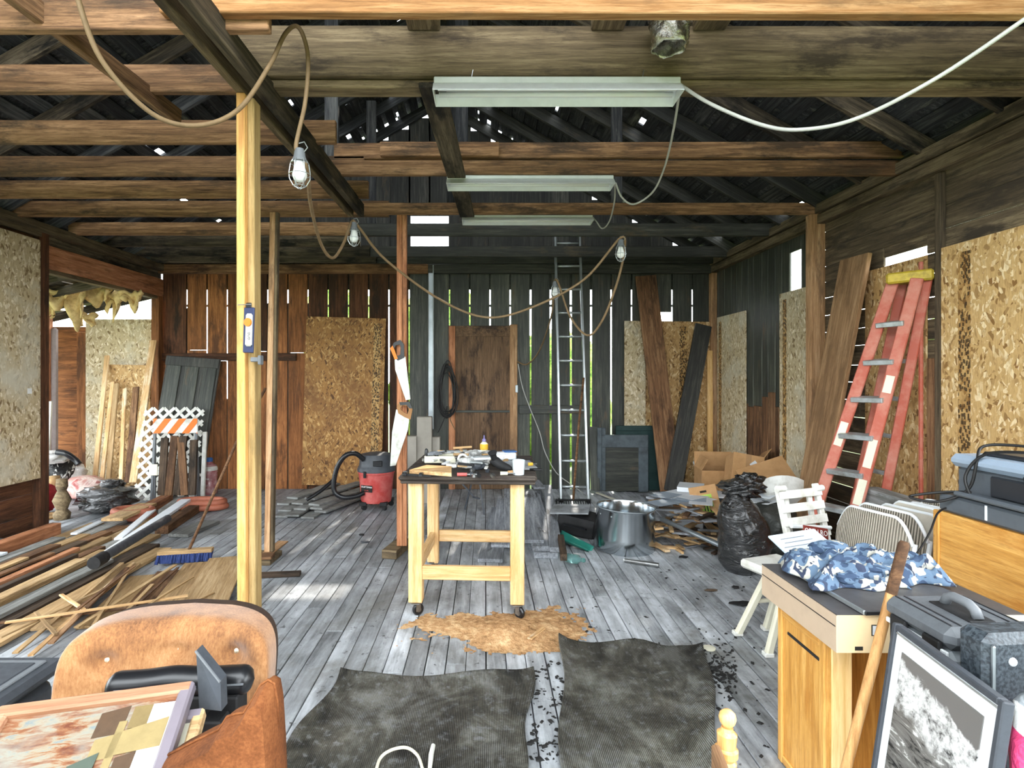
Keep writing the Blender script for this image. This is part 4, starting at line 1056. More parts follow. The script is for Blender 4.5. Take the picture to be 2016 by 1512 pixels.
# plywood offcuts and laths
for a, b, z, w_, mt, lab in (((205, 1235), (300, 1135), .002, .3, 'wood_tan', 'tan plywood strip on the floor by the laths'), ((268, 1235), (350, 1130), .002, .28, 'wood_brown', 'browner plywood strip among the laths'), ((330, 1228), (405, 1118), .002, .3, 'wood_tan', 'tan plywood strip under the blue broom'), ((398, 1215), (450, 1112), .002, .28, 'wood_tan', 'plywood strip closest to the pine post'), ((90, 1250), (255, 1120), .024, .16, 'wood_tan', 'wide tan board bordering the laths')):
    pa, pb = F(*a), F(*b); pa.z = pb.z = z + .01; tag(drop('plywood_strip', pa, pb, w_, .016, mt), lab, 'board')
for k, (a, b) in enumerate((((0, 1222), (270, 1192)), ((30, 1285), (240, 1108)), ((60, 1290), (262, 1108)), ((100, 1270), (250, 1120)), ((0, 1262), (215, 1160)), ((150, 1235), (345, 1112)), ((120, 1180), (165, 1210)), ((180, 1240), (250, 1130)), ((205, 1250), (300, 1150)), ((245, 1215), (350, 1120)), ((70, 1215), (110, 1260)), ((10, 1240), (370, 1185)), ((150, 1215), (265, 1125)), ((235, 1245), (380, 1150)), ((290, 1235), (420, 1170)))):
    pa, pb = F(*a, .06), F(*b, .06)
    tag(drop('lath', pa, pb, R.uniform(.018, .03), .01, R.choice(('wood_tan', 'wood_tan', 'wood_pale', 'wood_brown')), ch=.001), 'thin lath in the tangle of sticks behind the tan chair', 'lath', 'laths behind the tan chair')
# broom
t = thing('push_broom', 'push broom with blue bristles lying on the plywood, long handle up', 'broom', F(365, 1098))
hb = F(366, 1090, .08); hb.z = .1
boxobj('head', hb, (.4, .07, .03), 'wood_tan', t, (0, 0, 12))
plain('bristle_blue', C(36, 54, 104), .8, vary=.2, scale=40)
for i in range(20):
    for j in range(3):
        q = hb + rotm(0, 0, 12) @ V((-.19 + i * .02, -.025 + .025 * j, -.012)); e = q + V((R.uniform(-.012, .012), -.02 + R.uniform(-.015, .01), -.065))
        obj('tuft', MB().tube([q, e], [.01, .013], 6), 'bristle_blue', t)
obj('handle', MB().tube([hb + V((.02, 0, .0)), P(465, 872, 4.9), P(523, 764, 5.05)], .012, 8), 'wood_brown', t, smooth=True)
tag(board('floor_stick', F(440, 1140), F(592, 1133), .06, .03, 'wood_dark', (0, 1, 0)), 'dark narrow board on the floor beyond the pine post', 'board').location.z += .016
# ================================================================ rolling workbench
TB = T(-.085, 3.86, 0) @ rotm(0, 0, -3.0)
t = thing('workbench', 'pine workbench on casters with a dark cluttered top', 'table', TB.translation)
wx, wy, zt = .405, .42, .892
def tb(x, y, z): return TB @ V((x, y, z))
wood('bench_top', C(30, 26, 24), C(70, 62, 56), C(120, 110, 100), stain=C(52, 40, 36), amount=.4, bump=.2)
wood('bench_pine', C(186, 140, 86), C(226, 188, 134), C(242, 214, 170), stain=C(206, 160, 104), amount=.25, vary=.15, bump=.1, rough=.6)
plain('bench_paper', C(150, 154, 158), .6, vary=.15, dirt=C(98, 98, 98), scale=6)
obj('top', MB().box((0, 0, 0), (.85, .92, .034), ch=.012), 'bench_top', t, TB @ T(0.0, 0, zt - .02), smooth=.6)
obj('edge_band', MB().box((0, 0, 0), (.83, .9, .02), ch=.008), 'bench_top', t, TB @ T(0.0, 0, zt - .046), smooth=.6)
legs = [(-.33, -.38), (.305, -.38), (-.33, .38), (.305, .38)]
for i, (x, y) in enumerate(legs):
    board('leg', tb(x, y, .085), tb(x, y, zt - .055), .087, .04, 'bench_pine', TB.to_3x3() @ V((1, 0, 0)), t)
    board('leg_brace', tb(x + (.028 if x < 0 else -.028), y + .03 * (1 if y < 0 else -1) + .01, .085), tb(x + (.028 if x < 0 else -.028), y + .03 * (1 if y < 0 else -1) + .01, zt - .055), .03, .05, 'bench_pine', TB.to_3x3() @ V((1, 0, 0)), t)
    ca = boxobj('caster', tb(x, y, .08), (.06, .06, .008), 'steel', t)
    am = T(tb(x, y, 0)) @ rotm(0, 0, (30, -40, 60, 10)[i])
    for sg in (-1, 1): obj('fork', MB().box((.012, sg * .017, .053), (.03, .003, .05)), 'steel', ca, am)
    obj('wheel', MB().lathe([(.0, -.012), (.03, -.012), (.037, -.006), (.037, .006), (.03, .012), (.0, .012)], 18, am @ T(.016, 0, .037) @ rotm(90, 0, 0)), 'black_plastic', ca, smooth=.7)
    obj('hub', MB().lathe([(.0, -.014), (.016, -.014), (.016, .014), (.0, .014)], 12, am @ T(.016, 0, .037) @ rotm(90, 0, 0)), 'steel', ca, smooth=.7)
for y, z in ((-.385, .275), (.385, .285)):
    board('cross_rail', tb(-.285, y, z), tb(.262, y, z), .085, .036, 'bench_pine', (0, 0, 1), t)
board('apron', tb(-.3, -.36, zt - .09), tb(.28, -.36, zt - .09), .05, .02, 'bench_pine', (0, 0, 1), t) if 0 else None
for x in (-.33, .305): board('side_rail', tb(x, -.34, .28), tb(x, .34, .28), .085, .036, 'bench_pine', (0, 0, 1), t)
# things on the bench
ZT = zt - .003
def onb(x, y, h=0.0):
    """photo pixel on the bench top raised by h"""
    return F(x, y, ZT + h)
rr = random.Random(31)
tag(obj('paper_sheet', MB().box((0, 0, 0), (.2, .34, .002)), 'bench_paper', None, T(onb(1022, 914, .0012)) @ rotm(0, 0, 5)), 'dusty paper sheet on the emptier end of the bench', 'paper')
def saw_plane(): pass
wp = [(805, 926), (888, 930), (890, 906), (840, 912)]
mb = MB(); top = [onb(x, y, .03 + .01 * k) for k, (x, y) in enumerate(((806, 925), (889, 931), (889, 918), (840, 915)))]
mb.hexa([p - V((0, 0, .022)) for p in top] + top); tag(obj('wood_wedge', mb, 'wood_pale'), 'pale wooden wedge board on the near corner of the bench', 'board')
t = thing('tin_tray', 'pale yellow tray full of tools at the back of the bench', 'tray', onb(865, 905))
trc = onb(868, 908, .015)
boxobj('base', trc, (.21, .14, .006), 'cream_paint', t)
for dx, dy, sx, sy in ((0, -.07, .21, .005), (0, .07, .21, .005), (-.105, 0, .005, .14), (.105, 0, .005, .14)): boxobj('side', trc + V((dx, dy, .022)), (sx, sy, .045), 'cream_paint', t, ch=.001)
for k in range(5):
    a = trc + V((rr.uniform(-.09, .0), rr.uniform(-.05, .05), .052)); b = a + V((rr.uniform(.06, .16), rr.uniform(-.04, .04), rr.uniform(.0, .02)))
    tag(obj('chisel', MB().tube([a, a.lerp(b, .4), a.lerp(b, .42), b], [.012, .011, .006, .005], 8), rr.choice(('mid_grey', 'steel', 'alu')), None, smooth=.6), 'metal hand tool lying in the yellow tray', 'tool', 'hand tools in the yellow tray')
t = thing('hand_plane', 'black handled hand plane standing in the yellow tray', 'plane', onb(850, 900, .06))
q = onb(848, 905, .03); boxobj('sole', q, (.12, .04, .02), 'steel', t, (0, 0, 14)); blob('tote', q + V((-.03, 0, .008)), (.014, .012, .035), 'black_plastic', t, 3, amp=.05); blob('knob', q + V((.04, .01, .008)), (.014, .014, .018), 'black_plastic', t, 4, amp=.05)
t = thing('tape_roll', 'small clear tape roll on the tray rim', 'tape', onb(912, 885))
q = onb(911, 903, .055); obj('roll', MB().tube([q + V((.028 * math.cos(a), 0, .028 * math.sin(a))) for a in [k * math.pi / 8 for k in range(16)]], .009, 8, closed=True), 'pale_plastic', t, smooth=True); boxobj('core_tab', q + V((0, 0, -.036)), (.05, .03, .01), 'pale_plastic', t)
# crumpled rags / plastic
s = NT('rag_grey', .8); co = s.coord(); n = s.noise(co, 18, 4, .6); s.base(s.ramp(n, [(.4, C(110, 110, 108)), (.55, C(186, 186, 182)), (.65, C(214, 212, 206))])); s.bump(n, .8, .01)
for k, (x, y, rx, ry, rz, mt, lab) in enumerate(((905, 912, .08, .06, .022, 'rag_grey', 'crumpled grey rag in the middle of the bench'), (930, 905, .06, .05, .035, 'rag_grey', 'pale balled cloth behind the bolts on the bench'), (950, 916, .05, .04, .025, 'wood_brown' if 0 else 'rag_grey', 'grey glove heap on the bench'), (985, 906, .06, .04, .02, 'bag_white', 'crumpled clear plastic on the bench'), (965, 903, .06, .04, .03, 'rag_grey', 'folded pale cloth behind the black drill'))):
    tag(blob('rag', onb(x, y), (rx, ry, rz), mt, None, 40 + k, amp=.4), lab, 'cloth')
t = thing('cordless_drill', 'black cordless drill lying on the bench', 'drill', onb(985, 925))
q = onb(985, 920, .03)
obj('body', MB().tube([q + V((-.05, .03, .045)), q + V((-.03, .02, .035)), q + V((.0, 0, .015)), q + V((.05, -.03, .0)), q + V((.07, -.035, -.006))], [.024, .032, .03, .022, .012], 12), 'black_matt', t, smooth=.9)
obj('grip', MB().tube([q + V((-.03, .02, .03)), q + V((-.045, .0, .075)), q + V((-.05, -.01, .095))], [.022, .02, .03], 10), 'black_matt', t, smooth=.9)
t = thing('glue_bottle', 'yellow glue bottle with purple cap standing at the back of the bench', 'bottle', onb(953, 899))
q = onb(953, 900); plain('purple', C(120, 112, 160), .5); plain('glue_white', C(220, 216, 196), .4)
obj('body', MB().lathe([(.0, .0), (.028, .0), (.03, .01), (.03, .05), (.026, .06), (.03, .07), (.029, .1), (.012, .118), (.0, .118)], 16, T(q)), 'glue_white', t, smooth=.9)
obj('label', MB().lathe([(.0305, .058), (.031, .06), (.031, .098), (.0295, .1)], 16, T(q), cap=False), 'yellow', t, smooth=.9)
obj('cap', MB().lathe([(.0, .118), (.016, .118), (.014, .135), (.006, .14), (.004, .165), (.0, .165)], 12, T(q)), 'purple', t, smooth=.7)
text('GLUE', .018, T(q + V((0, -.0305, .03))) @ rotm(90, 0, 0), 'ink', t)
plain('clear_plastic', C(206, 214, 218), .2, spec=.6, vary=.04)
def cup(c, r0, r1, h, mat, name='cup', par=None): return obj(name, MB().lathe([(.0, .0), (r0, .0), (r1, h), (r1 - .003, h), (r0 - .003, .004), (.0, .004)], 18, T(c)), mat, par, smooth=.7)
tag(cup(onb(1021, 934), .034, .04, .09, 'clear_plastic', 'plastic_cup'), 'clear plastic cup at the front edge of the bench', 'cup')
for k, (x, y, d_, hh, lab) in enumerate(((985, 899, (.1, .07, .05), .0, 'long white plastic tub at the back of the bench'), (1003, 897, (.09, .08, .06), .0, 'bluish clear tub beside the long white tub'), (984, 899, (.055, .06, .045), .058, 'small white box stacked on the long white tub'))):
    t = thing('plastic_tub', lab, 'tub', onb(x, y)); q = onb(x, y, hh + d_[2] / 2 + .001)
    boxobj('tub', q, d_, 'white_metal' if k != 1 else 'clear_plastic', t, (0, 0, 8), ch=.012, smooth=.7); boxobj('lid', q + V((0, 0, d_[2] / 2 + .003)), (d_[0] + .006, d_[1] + .006, .007), 'white_metal' if k != 1 else 'cap_blue', t, (0, 0, 8), ch=.002)
for k in range(10):
    q = onb(rr.uniform(926, 972), rr.uniform(924, 937), .012)
    tag(obj('hex_nut', MB().lathe([(.006, -.008), (.014, -.008), (.014, .008), (.006, .008)], 6, T(q) @ rotm(rr.uniform(0, 40), rr.uniform(0, 40), rr.uniform(0, 90))), rr.choice(('black_matt', 'dark_grey', 'steel')), None), 'loose dark nut near the front edge of the bench', 'nut', 'loose nuts on the bench')
for k, (x, y, l, mt, lab) in enumerate(((900, 934, .12, 'red_plastic', 'red handled screwdriver by the wedge board'), (985, 932, .09, 'cream_paint', 'cream handled scraper near the drill'), (1000, 930, .07, 'wood_pale', 'short wooden peg near the clear cup'), (1040, 914, .06, 'yellow', 'yellow pencil stub on the dusty paper'))):
    q = onb(x, y, .012); e = q + V((l, rr.uniform(-.02, .04), 0)); t = thing('hand_tool', lab, 'tool', q)
    obj('handle', MB().tube([q, q.lerp(e, .5)], .011, 8), mt, t, smooth=.6); obj('shank', MB().tube([q.lerp(e, .5), e], .004, 6), 'steel', t, smooth=.6)
t = thing('pliers', 'black pliers on the dusty paper', 'pliers', onb(1042, 922)); q = onb(1042, 924, .008)
for sg in (-1, 1): obj('handle', MB().tube([q, q + V((.03, sg * .012, 0)), q + V((.08, sg * .022, 0))], .006, 6), 'black_plastic', t, smooth=True); obj('jaw', MB().tube([q, q + V((-.03, -sg * .006, 0))], [.008, .003], 6), 'steel', t)
t = thing('clamp_bar', 'black bar clamp along the front corner of the bench', 'clamp', onb(800, 932)); a, b = onb(797, 934, .012), onb(850, 938, .012)
board('bar', a, b, .016, .012, 'black_matt', (0, 1, 0), t); boxobj('jaw', a + V((.0, .01, .004)), (.03, .06, .022), 'black_plastic', t); boxobj('slide', a.lerp(b, .6) + V((0, .012, .004)), (.025, .05, .022), 'black_plastic', t)

# ================================================================ grey planks behind and beside the bench
wood('wood_dusty', C(96, 98, 102), C(146, 150, 156), C(196, 200, 206), stain=C(74, 72, 70), amount=.25, vary=.3)
for k, (a, b, z, w_, th_, lab) in enumerate((((965, 1108), (985, 1004), .0, .2, .03, 'dusty wide board on the floor under the bench'), ((985, 1078), (992, 985), .032, .16, .025, 'second dusty board stacked under the bench'), ((1012, 1070), (1005, 975), .0, .16, .03, 'dusty board lying behind the bench post'), ((1075, 1100), (1050, 975), .0, .2, .05, 'lowest thick plank of the dusty stack beside the bench'), ((1072, 1084), (1045, 972), .055, .2, .04, 'middle plank of the dusty stack beside the bench'), ((1052, 1068), (1040, 970), .1, .16, .03, 'top plank of the dusty stack beside the bench'), ((1095, 1110), (1078, 975), .0, .1, .04, 'narrow plank along the dusty stack'), ((1110, 1140), (1104, 1095), .0, .05, .05, 'short dark block at the near end of the dusty stack'), ((1062, 985), (1048, 962), .0, .14, .03, 'far dusty board near the wall'))):
    pa, pb = F(*a, z), F(*b, z); pa.z = pb.z = z + th_ / 2 + .001; pb.y = min(pb.y, 7.2)
    tag(drop('dusty_plank', pa, pb, w_, th_, 'wood_dark' if 'dark' in lab else 'wood_dusty'), lab, 'board')
t = thing('folding_stand', 'thin grey folding stand legs behind the bench', 'stand', F(955, 1000))
for a, b in (((915, 1003), (930, 945)), ((953, 1013), (943, 940)), ((908, 950), (935, 980)), ((930, 978), (945, 982))):
    pa = F(*a) if a[1] > 990 else P(*a, 6.2); board('leg', pa, P(*b, 6.2), .018, .018, 'dark_grey', (1, 0, 0), t, ch=.002)
boxobj('shelf', P(928, 942, 6.2), (.3, .12, .02), 'dark_grey', t)
# sawdust heap under the bench
s = NT('sawdust', .95, spec=.1); co = s.coord(); n = s.noise(co, 26, 6, .7); b = s.noise(co, 5, 3, .6)
s.base(s.ramp(s.math('ADD', s.math('MULTIPLY', n, .6), s.math('MULTIPLY', b, .4)), [(.38, C(140, 106, 72)), (.5, C(190, 148, 104)), (.62, C(220, 186, 142))])); s.bump(n, 1.0, .02)
import mathutils.noise as mn
c0 = F(985, 1250)
def sdh(x, y):
    p = V((x, y, 0)); u = (x - c0.x - .03) / .19; v = (y - c0.y + .02) / .15
    h = .062 * math.exp(-(u * u + v * v) * 1.4)
    u2 = (x - c0.x + .12) / .42; v2 = (y - c0.y - .12) / .13; h += .016 * math.exp(-(u2 ** 4 + v2 * v2))
    u3 = (x - c0.x - .3) / .18; v3 = (y - c0.y - .1) / .22; h += .02 * math.exp(-(u3 * u3 + v3 * v3))
    return h + .007 * mn.fractal(p * 9, 1.0, 2.0, 4) + .004 * mn.noise(p * 40) - .0075
mb = MB(); nu, nv = 130, 80; idx = {}
for j in range(nv):
    for i in range(nu):
        x = c0.x - .62 + 1.2 * i / (nu - 1); y = c0.y - .3 + .72 * j / (nv - 1); h = sdh(x, y)
        if h > -.003: idx[(i, j)] = len(mb.v); mb.v.append(V((x, y, max(h, .0006))))
for j in range(nv - 1):
    for i in range(nu - 1):
        ks = [(i, j), (i + 1, j), (i + 1, j + 1), (i, j + 1)]
        if all(k in idx for k in ks): mb.f.append(tuple(idx[k] for k in ks))
o = obj('sawdust', mb, 'sawdust', smooth=True); tag(o, 'tan sawdust heap on the floor in front of the workbench', 'sawdust', kind='stuff')
tag(board('wood_scrap', F(1042, 1258, .03), F(1070, 1236, .02), .03, .012, 'wood_pale', (1, 0, 0)), 'pale wood sliver stuck in the sawdust heap', 'stick')
# more clutter heaped in the middle of the bench
rr = random.Random(64)
BEN = []
kinds = (('metal strip', 'steel', 'alu'), ('wood chip', 'wood_pale', 'wood_tan'), ('dark fitting', 'black_matt', 'dark_grey'), ('white plastic piece', 'white_metal', 'pale_plastic'))
for k in range(34):
    q = onb(rr.triangular(835, 1010, 915), rr.uniform(900, 932)); a = rr.uniform(0, math.pi); kd = rr.choice(kinds)
    L_ = rr.uniform(.05, .17); dv = V((math.cos(a), math.sin(a), 0)) * L_ / 2
    tag(drop('bench_oddment', q - dv, q + dv, rr.uniform(.012, .03), rr.uniform(.008, .02), rr.choice(kd[1:]), BEN, ZT + .03, ch=.003), '%s lying in the clutter heaped on the bench' % kd[0], 'oddment', 'small clutter on the bench')
tag(blob('work_glove', onb(940, 925), (.05, .035, .03), 'dark_grey', None, 71, amp=.4), 'dark knitted glove at the front of the bench clutter', 'glove')
tag(blob('work_glove', onb(918, 922, .01), (.06, .03, .035), 'rag_grey', None, 72, amp=.5), 'pale work glove beside the red screwdriver', 'glove')
# ================================================================ heap of boxes, bags and scrap by the side wall
plain('cardboard', C(186, 144, 98), .8, vary=.08, dirt=C(160, 120, 78), scale=5, vrand=.15)
plain('cardboard_in', C(168, 130, 90), .85, vary=.06)
plain('paper_white', C(214, 218, 222), .7, vary=.06, vrand=.12)
plain('paper_blue', C(150, 162, 174), .7, vary=.08)
plain('green_label', C(160, 196, 78), .6, vary=.05)
s = NT('box_dark_print', .45); co = s.coord(); n = s.noise(co, 9, 4, .6); s.base(s.ramp(n, [(.5, C(34, 38, 42)), (.6, C(50, 58, 60)), (.68, C(120, 116, 108))]))
def carton(label, c, d, rot=(0, 0, 0), flaps=(), mat='cardboard', open_=True, name='cardboard_box', extra=None):
    """an open-topped box: floor, four sides and the flaps given as (side, angle)"""
    m = T(c) @ rotm(*rot); w_, l_, h_ = d
    t = thing(name, label, 'box', m.translation)
    obj('bottom', MB().box((0, 0, .003), (w_, l_, .006)), mat, t, m)
    for sg in (-1, 1):
        obj('side', MB().box((sg * (w_ / 2 - .003), 0, h_ / 2), (.006, l_, h_)), mat, t, m); obj('side', MB().box((0, sg * (l_ / 2 - .003), h_ / 2), (w_ - .012, .006, h_)), mat, t, m)
    if not open_: obj('top', MB().box((0, 0, h_ - .003), (w_ - .013, l_ - .013, .006)), mat, t, m)
    for sd, an, ln in flaps:
        if sd in 'lr':
            sg = -1 if sd == 'l' else 1; mm = m @ T(sg * w_ / 2, 0, h_) @ rotm(0, sg * (an - 90), 0); obj('flap', MB().box((0, 0, ln / 2), (.005, l_ - .01, ln)), mat, t, mm)
        else:
            sg = -1 if sd == 'f' else 1; mm = m @ T(0, sg * l_ / 2, h_) @ rotm(-sg * (an - 90), 0, 0); obj('flap', MB().box((0, 0, ln / 2), (w_ - .01, .005, ln)), mat, t, mm)
    return t, m
# white bin
t = thing('laundry_bin', 'white plastic bin of rubbish beside the open cardboard box', 'bin', V((2.76, 6.85, 0))); q = V((2.76, 6.85, 0))
obj('bin', MB().lathe([(.0, 0), (.15, 0), (.19, .42), (.2, .42), (.2, .44), (.185, .44), (.145, .01), (.0, .01)], 20, T(q)), 'white_metal', t, smooth=.7)
blob('liner', q + V((0, 0, .36)), (.17, .16, .07), 'bag_white', t, 3, amp=.35)
carton('large open cardboard box with raised flaps at the back of the heap', V((2.58, 6.2, .215)), (.42, .36, .26), (0, 0, -8), (('b', 100, .16), ('l', 60, .14), ('r', 130, .15)))
carton('lower cardboard box holding up the large open box', V((2.58, 6.2, .0)), (.46, .38, .21), (0, 0, 4), open_=False)
t, m = carton('tipped cardboard box with a white address label', V((2.66, 5.78, .37)), (.3, .28, .3), (-18, 10, -10), (('r', 120, .12),), open_=False)
obj('address_label', MB().box((.06, -.142, .2), (.07, .002, .07), rotm(0, 45, 0)), 'paper_white', t, m); obj('tape', MB().box((0, -.1415, .15), (.05, .002, .3)), 'cardboard_in', t, m)
t, m = carton('white top box with finger holes lying over the scrap', V((2.07, 5.62, .0)), (.24, .3, .4), (0, 0, -24), mat='paper_white', open_=False)
for u in (-.06, 0, .06): obj('hole', MB().box((u, -.151, .3), (.03, .003, .014)), 'ink', t, m)
carton('plain brown carton under the tipped box', V((2.66, 5.78, 0)), (.34, .3, .34), (0, 0, 6), open_=False)
m = T(P(1390, 992, 5.32)) @ rotm(-12, -12, -12)
t = thing('carton_panel', 'brown carton end with a green label propped in front of the heap', 'cardboard', m.translation)
obj('panel', MB().box((0, 0, 0), (.25, .01, .34), ch=.002), 'cardboard', t, m); lab_ = obj('green_label', MB().box((.01, -.006, -.01), (.11, .002, .19)), 'green_label', t, m)
for k in range(4): obj('printed_line', MB().box((-.02 + .025 * k, -.0075, -.01), (.01, .001, .14 - .02 * (k % 2))), 'ink', lab_, m)
obj('hand_hole', MB().box((0, -.006, .115), (.06, .002, .02)), 'ink', t, m)
t, m = carton('black printed box with white top beside the green label', V((2.36, 5.48, .0)), (.24, .3, .33), (0, 0, -20), mat='box_dark_print', open_=False)
obj('lid', MB().box((0, 0, .334), (.26, .31, .012), rotm(0, 0, 0)), 'paper_white', t, m)
m = T(P(1512, 930, 5.1)) @ rotm(-70, 6, 18)
t = thing('carton_panel', 'long cardboard flap leaning at the foot of the broad brown plank', 'cardboard', m.translation)
obj('panel', MB().box((0, 0, 0), (.5, .012, .3), ch=.002), 'cardboard', t, T(P(1512, 940, 5.05)) @ rotm(-35, -14, 12))
for k, (x, y, lab) in enumerate(((1500, 958, 'curled grey metal sheet lying on the black bags'), (1520, 965, 'second pale sheet under the curled grey sheet'), (1508, 972, 'bent white sheet between bag and curled sheet'))):
    c = P(x, y, 4.9 - .04 * k)
    def fn(u, v, c=c, k=k): return c + rotm(0, -14, 14 + 8 * k) @ V(((u - .5) * .36, (v - .5) * .26, .02 * math.sin(4 * u + k) + .03 * (v - .5) ** 2 - .015 * k))
    tag(obj('bent_sheet', MB().sheet(fn, 12, 6, .003), 'galv' if k == 0 else 'paper_white', smooth=True), lab, 'sheet')
t = thing('round_lampshade', 'large white drum shade half hidden behind the black bags', 'lampshade', P(1548, 985, 4.75))
obj('shade', MB().lathe([(.0, -.02), (.15, -.02), (.2, .1), (.197, .1), (.147, -.017), (.0, -.017)], 28, T(P(1545, 982, 4.75)) @ rotm(-40, 20, 0)), 'white_paint', t, smooth=.7)
# white boards lying in front
for k, (a, b, z, lab) in enumerate((((1325, 1030), (1270, 975), .015, 'white board lying first behind the steel drum'), ((1352, 1022), (1300, 970), .03, 'white board lying second behind the steel drum'), ((1375, 1008), (1330, 968), .045, 'white board lying third behind the steel drum'), ((1232, 992), (1175, 970), .02, 'cream stick on the floor beyond the steel drum'))):
    pa, pb = F(*a, z), F(*b, z); tag(board('white_board', pa, pb, .12 if k < 3 else .04, .016, 'wood_dusty' if k < 3 else 'cream_paint', (1, 0, 0)), lab, 'board')
# scrap wood
SCR = []; rr = random.Random(77)
for k in range(110):
    x = 1292 + 166 * rr.random(); y = rr.triangular(1035, 1098, 1062)
    c = F(x, y, 0); L_ = rr.uniform(.1, .34); a = rr.uniform(0, math.pi); dv = V((math.cos(a), math.sin(a), 0)) * L_ / 2
    tag(drop('wood_scrap', c - dv, c + dv, rr.choice((.02, .035, .05)), rr.choice((.012, .018, .02)), rr.choice(('wood_pale', 'wood_pale', 'wood_tan', 'wood_dusty', 'wood_brown', 'wood_dark')), SCR, ch=.0015), 'short wood offcut in the scrap heap beside the steel drum', 'wood scrap', 'offcuts in the scrap heap')
# papers thrown on top
for k in range(16):
    c = F(rr.uniform(1295, 1420), rr.uniform(1020, 1058), .05); a = rr.uniform(0, math.pi); dv = V((math.cos(a), math.sin(a), 0)) * .13
    tag(drop('paper_sheet', c - dv, c + dv, .2, .0015, 'paper_white' if k % 3 else 'paper_blue', SCR, ch=0), 'loose paper sheet strewn on the scrap heap', 'paper', 'papers on the scrap heap')
# steel drum and pipes
dc = F(1244, 1097); dc.y += .26
t = thing('steel_drum', 'open ring of shiny sheet steel standing on the floor', 'drum', dc)
m = T(dc) @ rotm(0, 2, 0)
obj('wall', MB().lathe([(.252, 0), (.262, .015), (.256, .12), (.25, .345), (.255, .36), (.25, .362), (.244, .345), (.25, .12), (.246, .0)], 48, m, cap=False), 'sheet_metal', t, smooth=.9)
obj('bead', MB().tube([m @ V((.253 * math.cos(a), .253 * math.sin(a), .362)) for a in [k * math.pi / 24 for k in range(48)]], .005, 6, closed=True), 'galv', t, smooth=True)
for k in range(5):
    a = k * .5 + 2; obj('rivet', MB().lathe([(.0, .004), (.006, .003), (.007, 0)], 8, m @ T(.251 * math.cos(a), .251 * math.sin(a), .31) @ rotm(0, 90, math.degrees(a))), 'galv', t)
pa = F(1445, 1085, .13); pb = F(1300, 1022, .2); t = thing('steel_pipe', 'long steel pipe lying over the scrap toward the black bag', 'pipe', pa)
pa = P(1440, 1083, 4.4); pb = P(1302, 1022, 5.0); obj('tube', MB().tube([pa, pb], .022, 12, cap=True), 'galv', t, smooth=.7); obj('worn_end', MB().tube([pa, pa + (pa - pb).normalized() * .02], .0225, 12), 'wood_post_pink', t, smooth=.7)
pa, pb = F(1230, 1103, .02), F(1297, 1113, .02); t = thing('steel_pipe', 'short steel tube on the floor in front of the steel drum', 'pipe', pa)
obj('tube', MB().tube([pa, pb], .019, 12), 'steel', t, smooth=.7); obj('cap', MB().tube([pa - V((.012, 0, 0)), pa], .014, 12), 'white_metal', t, smooth=.7)
# dark bin, green scoop, glass bottle
t = thing('tool_bin', 'dark tipped bin with a dusty lid beside the dusty planks', 'bin', F(1145, 1060))
m = T(F(1142, 1058) + V((0, .12, .02))) @ rotm(6, 8, -22)
mb = MB().box((0, 0, .09), (.36, .28, .18), ch=.02); obj('body', mb, 'black_matt', t, m, smooth=.6)
obj('lid', MB().box((-.06, .02, .21), (.36, .3, .014), ch=.003), 'bench_paper', t, m @ rotm(-4, -10, 8)); obj('handle', MB().tube([V((-.1, -.15, .1)), V((-.1, -.19, .12)), V((.1, -.19, .12)), V((.1, -.15, .1))], .01, 6), 'black_plastic', t, m)
plain('teal_plastic', C(38, 118, 104), .35, vary=.12)
t = thing('garden_scoop', 'teal plastic scoop lying in front of the dark bin', 'scoop', F(1130, 1085))
m = T(F(1128, 1078)) @ rotm(0, 6, -38)
def scoop(u, v): return V(((u - .5) * .34, (v - .5) * (.16 - .05 * u), .012 + .06 * (2 * v - 1) ** 2 * (1 - .4 * u) + .02 * (1 - u)))
obj('blade', MB().sheet(scoop, 10, 10, .004), 'teal_plastic', t, m, smooth=True); obj('handle', MB().tube([V((-.16, 0, .03)), V((-.3, .0, .05)), V((-.38, .02, .05))], [.012, .014, .012], 8), 'black_plastic', t, m, smooth=True)
s = NT('teal_glass', .08, spec=.5); s.base(C(150, 200, 196)); s.b.inputs['Transmission Weight'].default_value = .75; s.b.inputs['IOR'].default_value = 1.4
t = thing('glass_bottle', 'clear teal glass bottle lying by the dusty planks', 'bottle', F(1112, 1090)); m = T(F(1116, 1098, .036)) @ rotm(78, 0, 24)
obj('body', MB().lathe([(.0, 0), (.034, 0), (.036, .02), (.036, .15), (.015, .2), (.013, .25), (.0, .25)], 16, m), 'teal_glass', t, smooth=True); obj('neck_ring', MB().lathe([(.016, .235), (.018, .24), (.016, .25)], 12, m), 'teal_glass', t, smooth=True)
# rubbish bags
q = F(1483, 1142) + V((0, .2, 0)); t = thing('rubbish_bag', 'tall full black rubbish bag standing at the front of the heap', 'bag', q)
ph = random.Random(5)
def bag(u, v):
    a = 2 * math.pi * u; z = .62 * v
    prof = (.11, .165, .185, .19, .19, .185, .178, .165, .135, .09, .05); i = v * 10; k = min(int(i), 9); r = prof[k] + (prof[k + 1] - prof[k]) * (i - k)
    r *= 1 + .05 * math.sin(3 * a + 4 * v) + .03 * math.sin(9 * a + 12 * v) * v + .025 * math.sin(26 * v + 2 * math.sin(2 * a))
    return V((r * math.cos(a) * 1.0 + .03 * math.sin(5 * v), r * math.sin(a), z))
obj('sack', MB().grid(bag, 48, 40, cu=True), 'bag_black', t, T(q), smooth=True)
obj('base', MB().lathe([(.0, .001), (.11, .001), (.112, .01), (.0, .012)], 20, T(q)), 'bag_black', t)
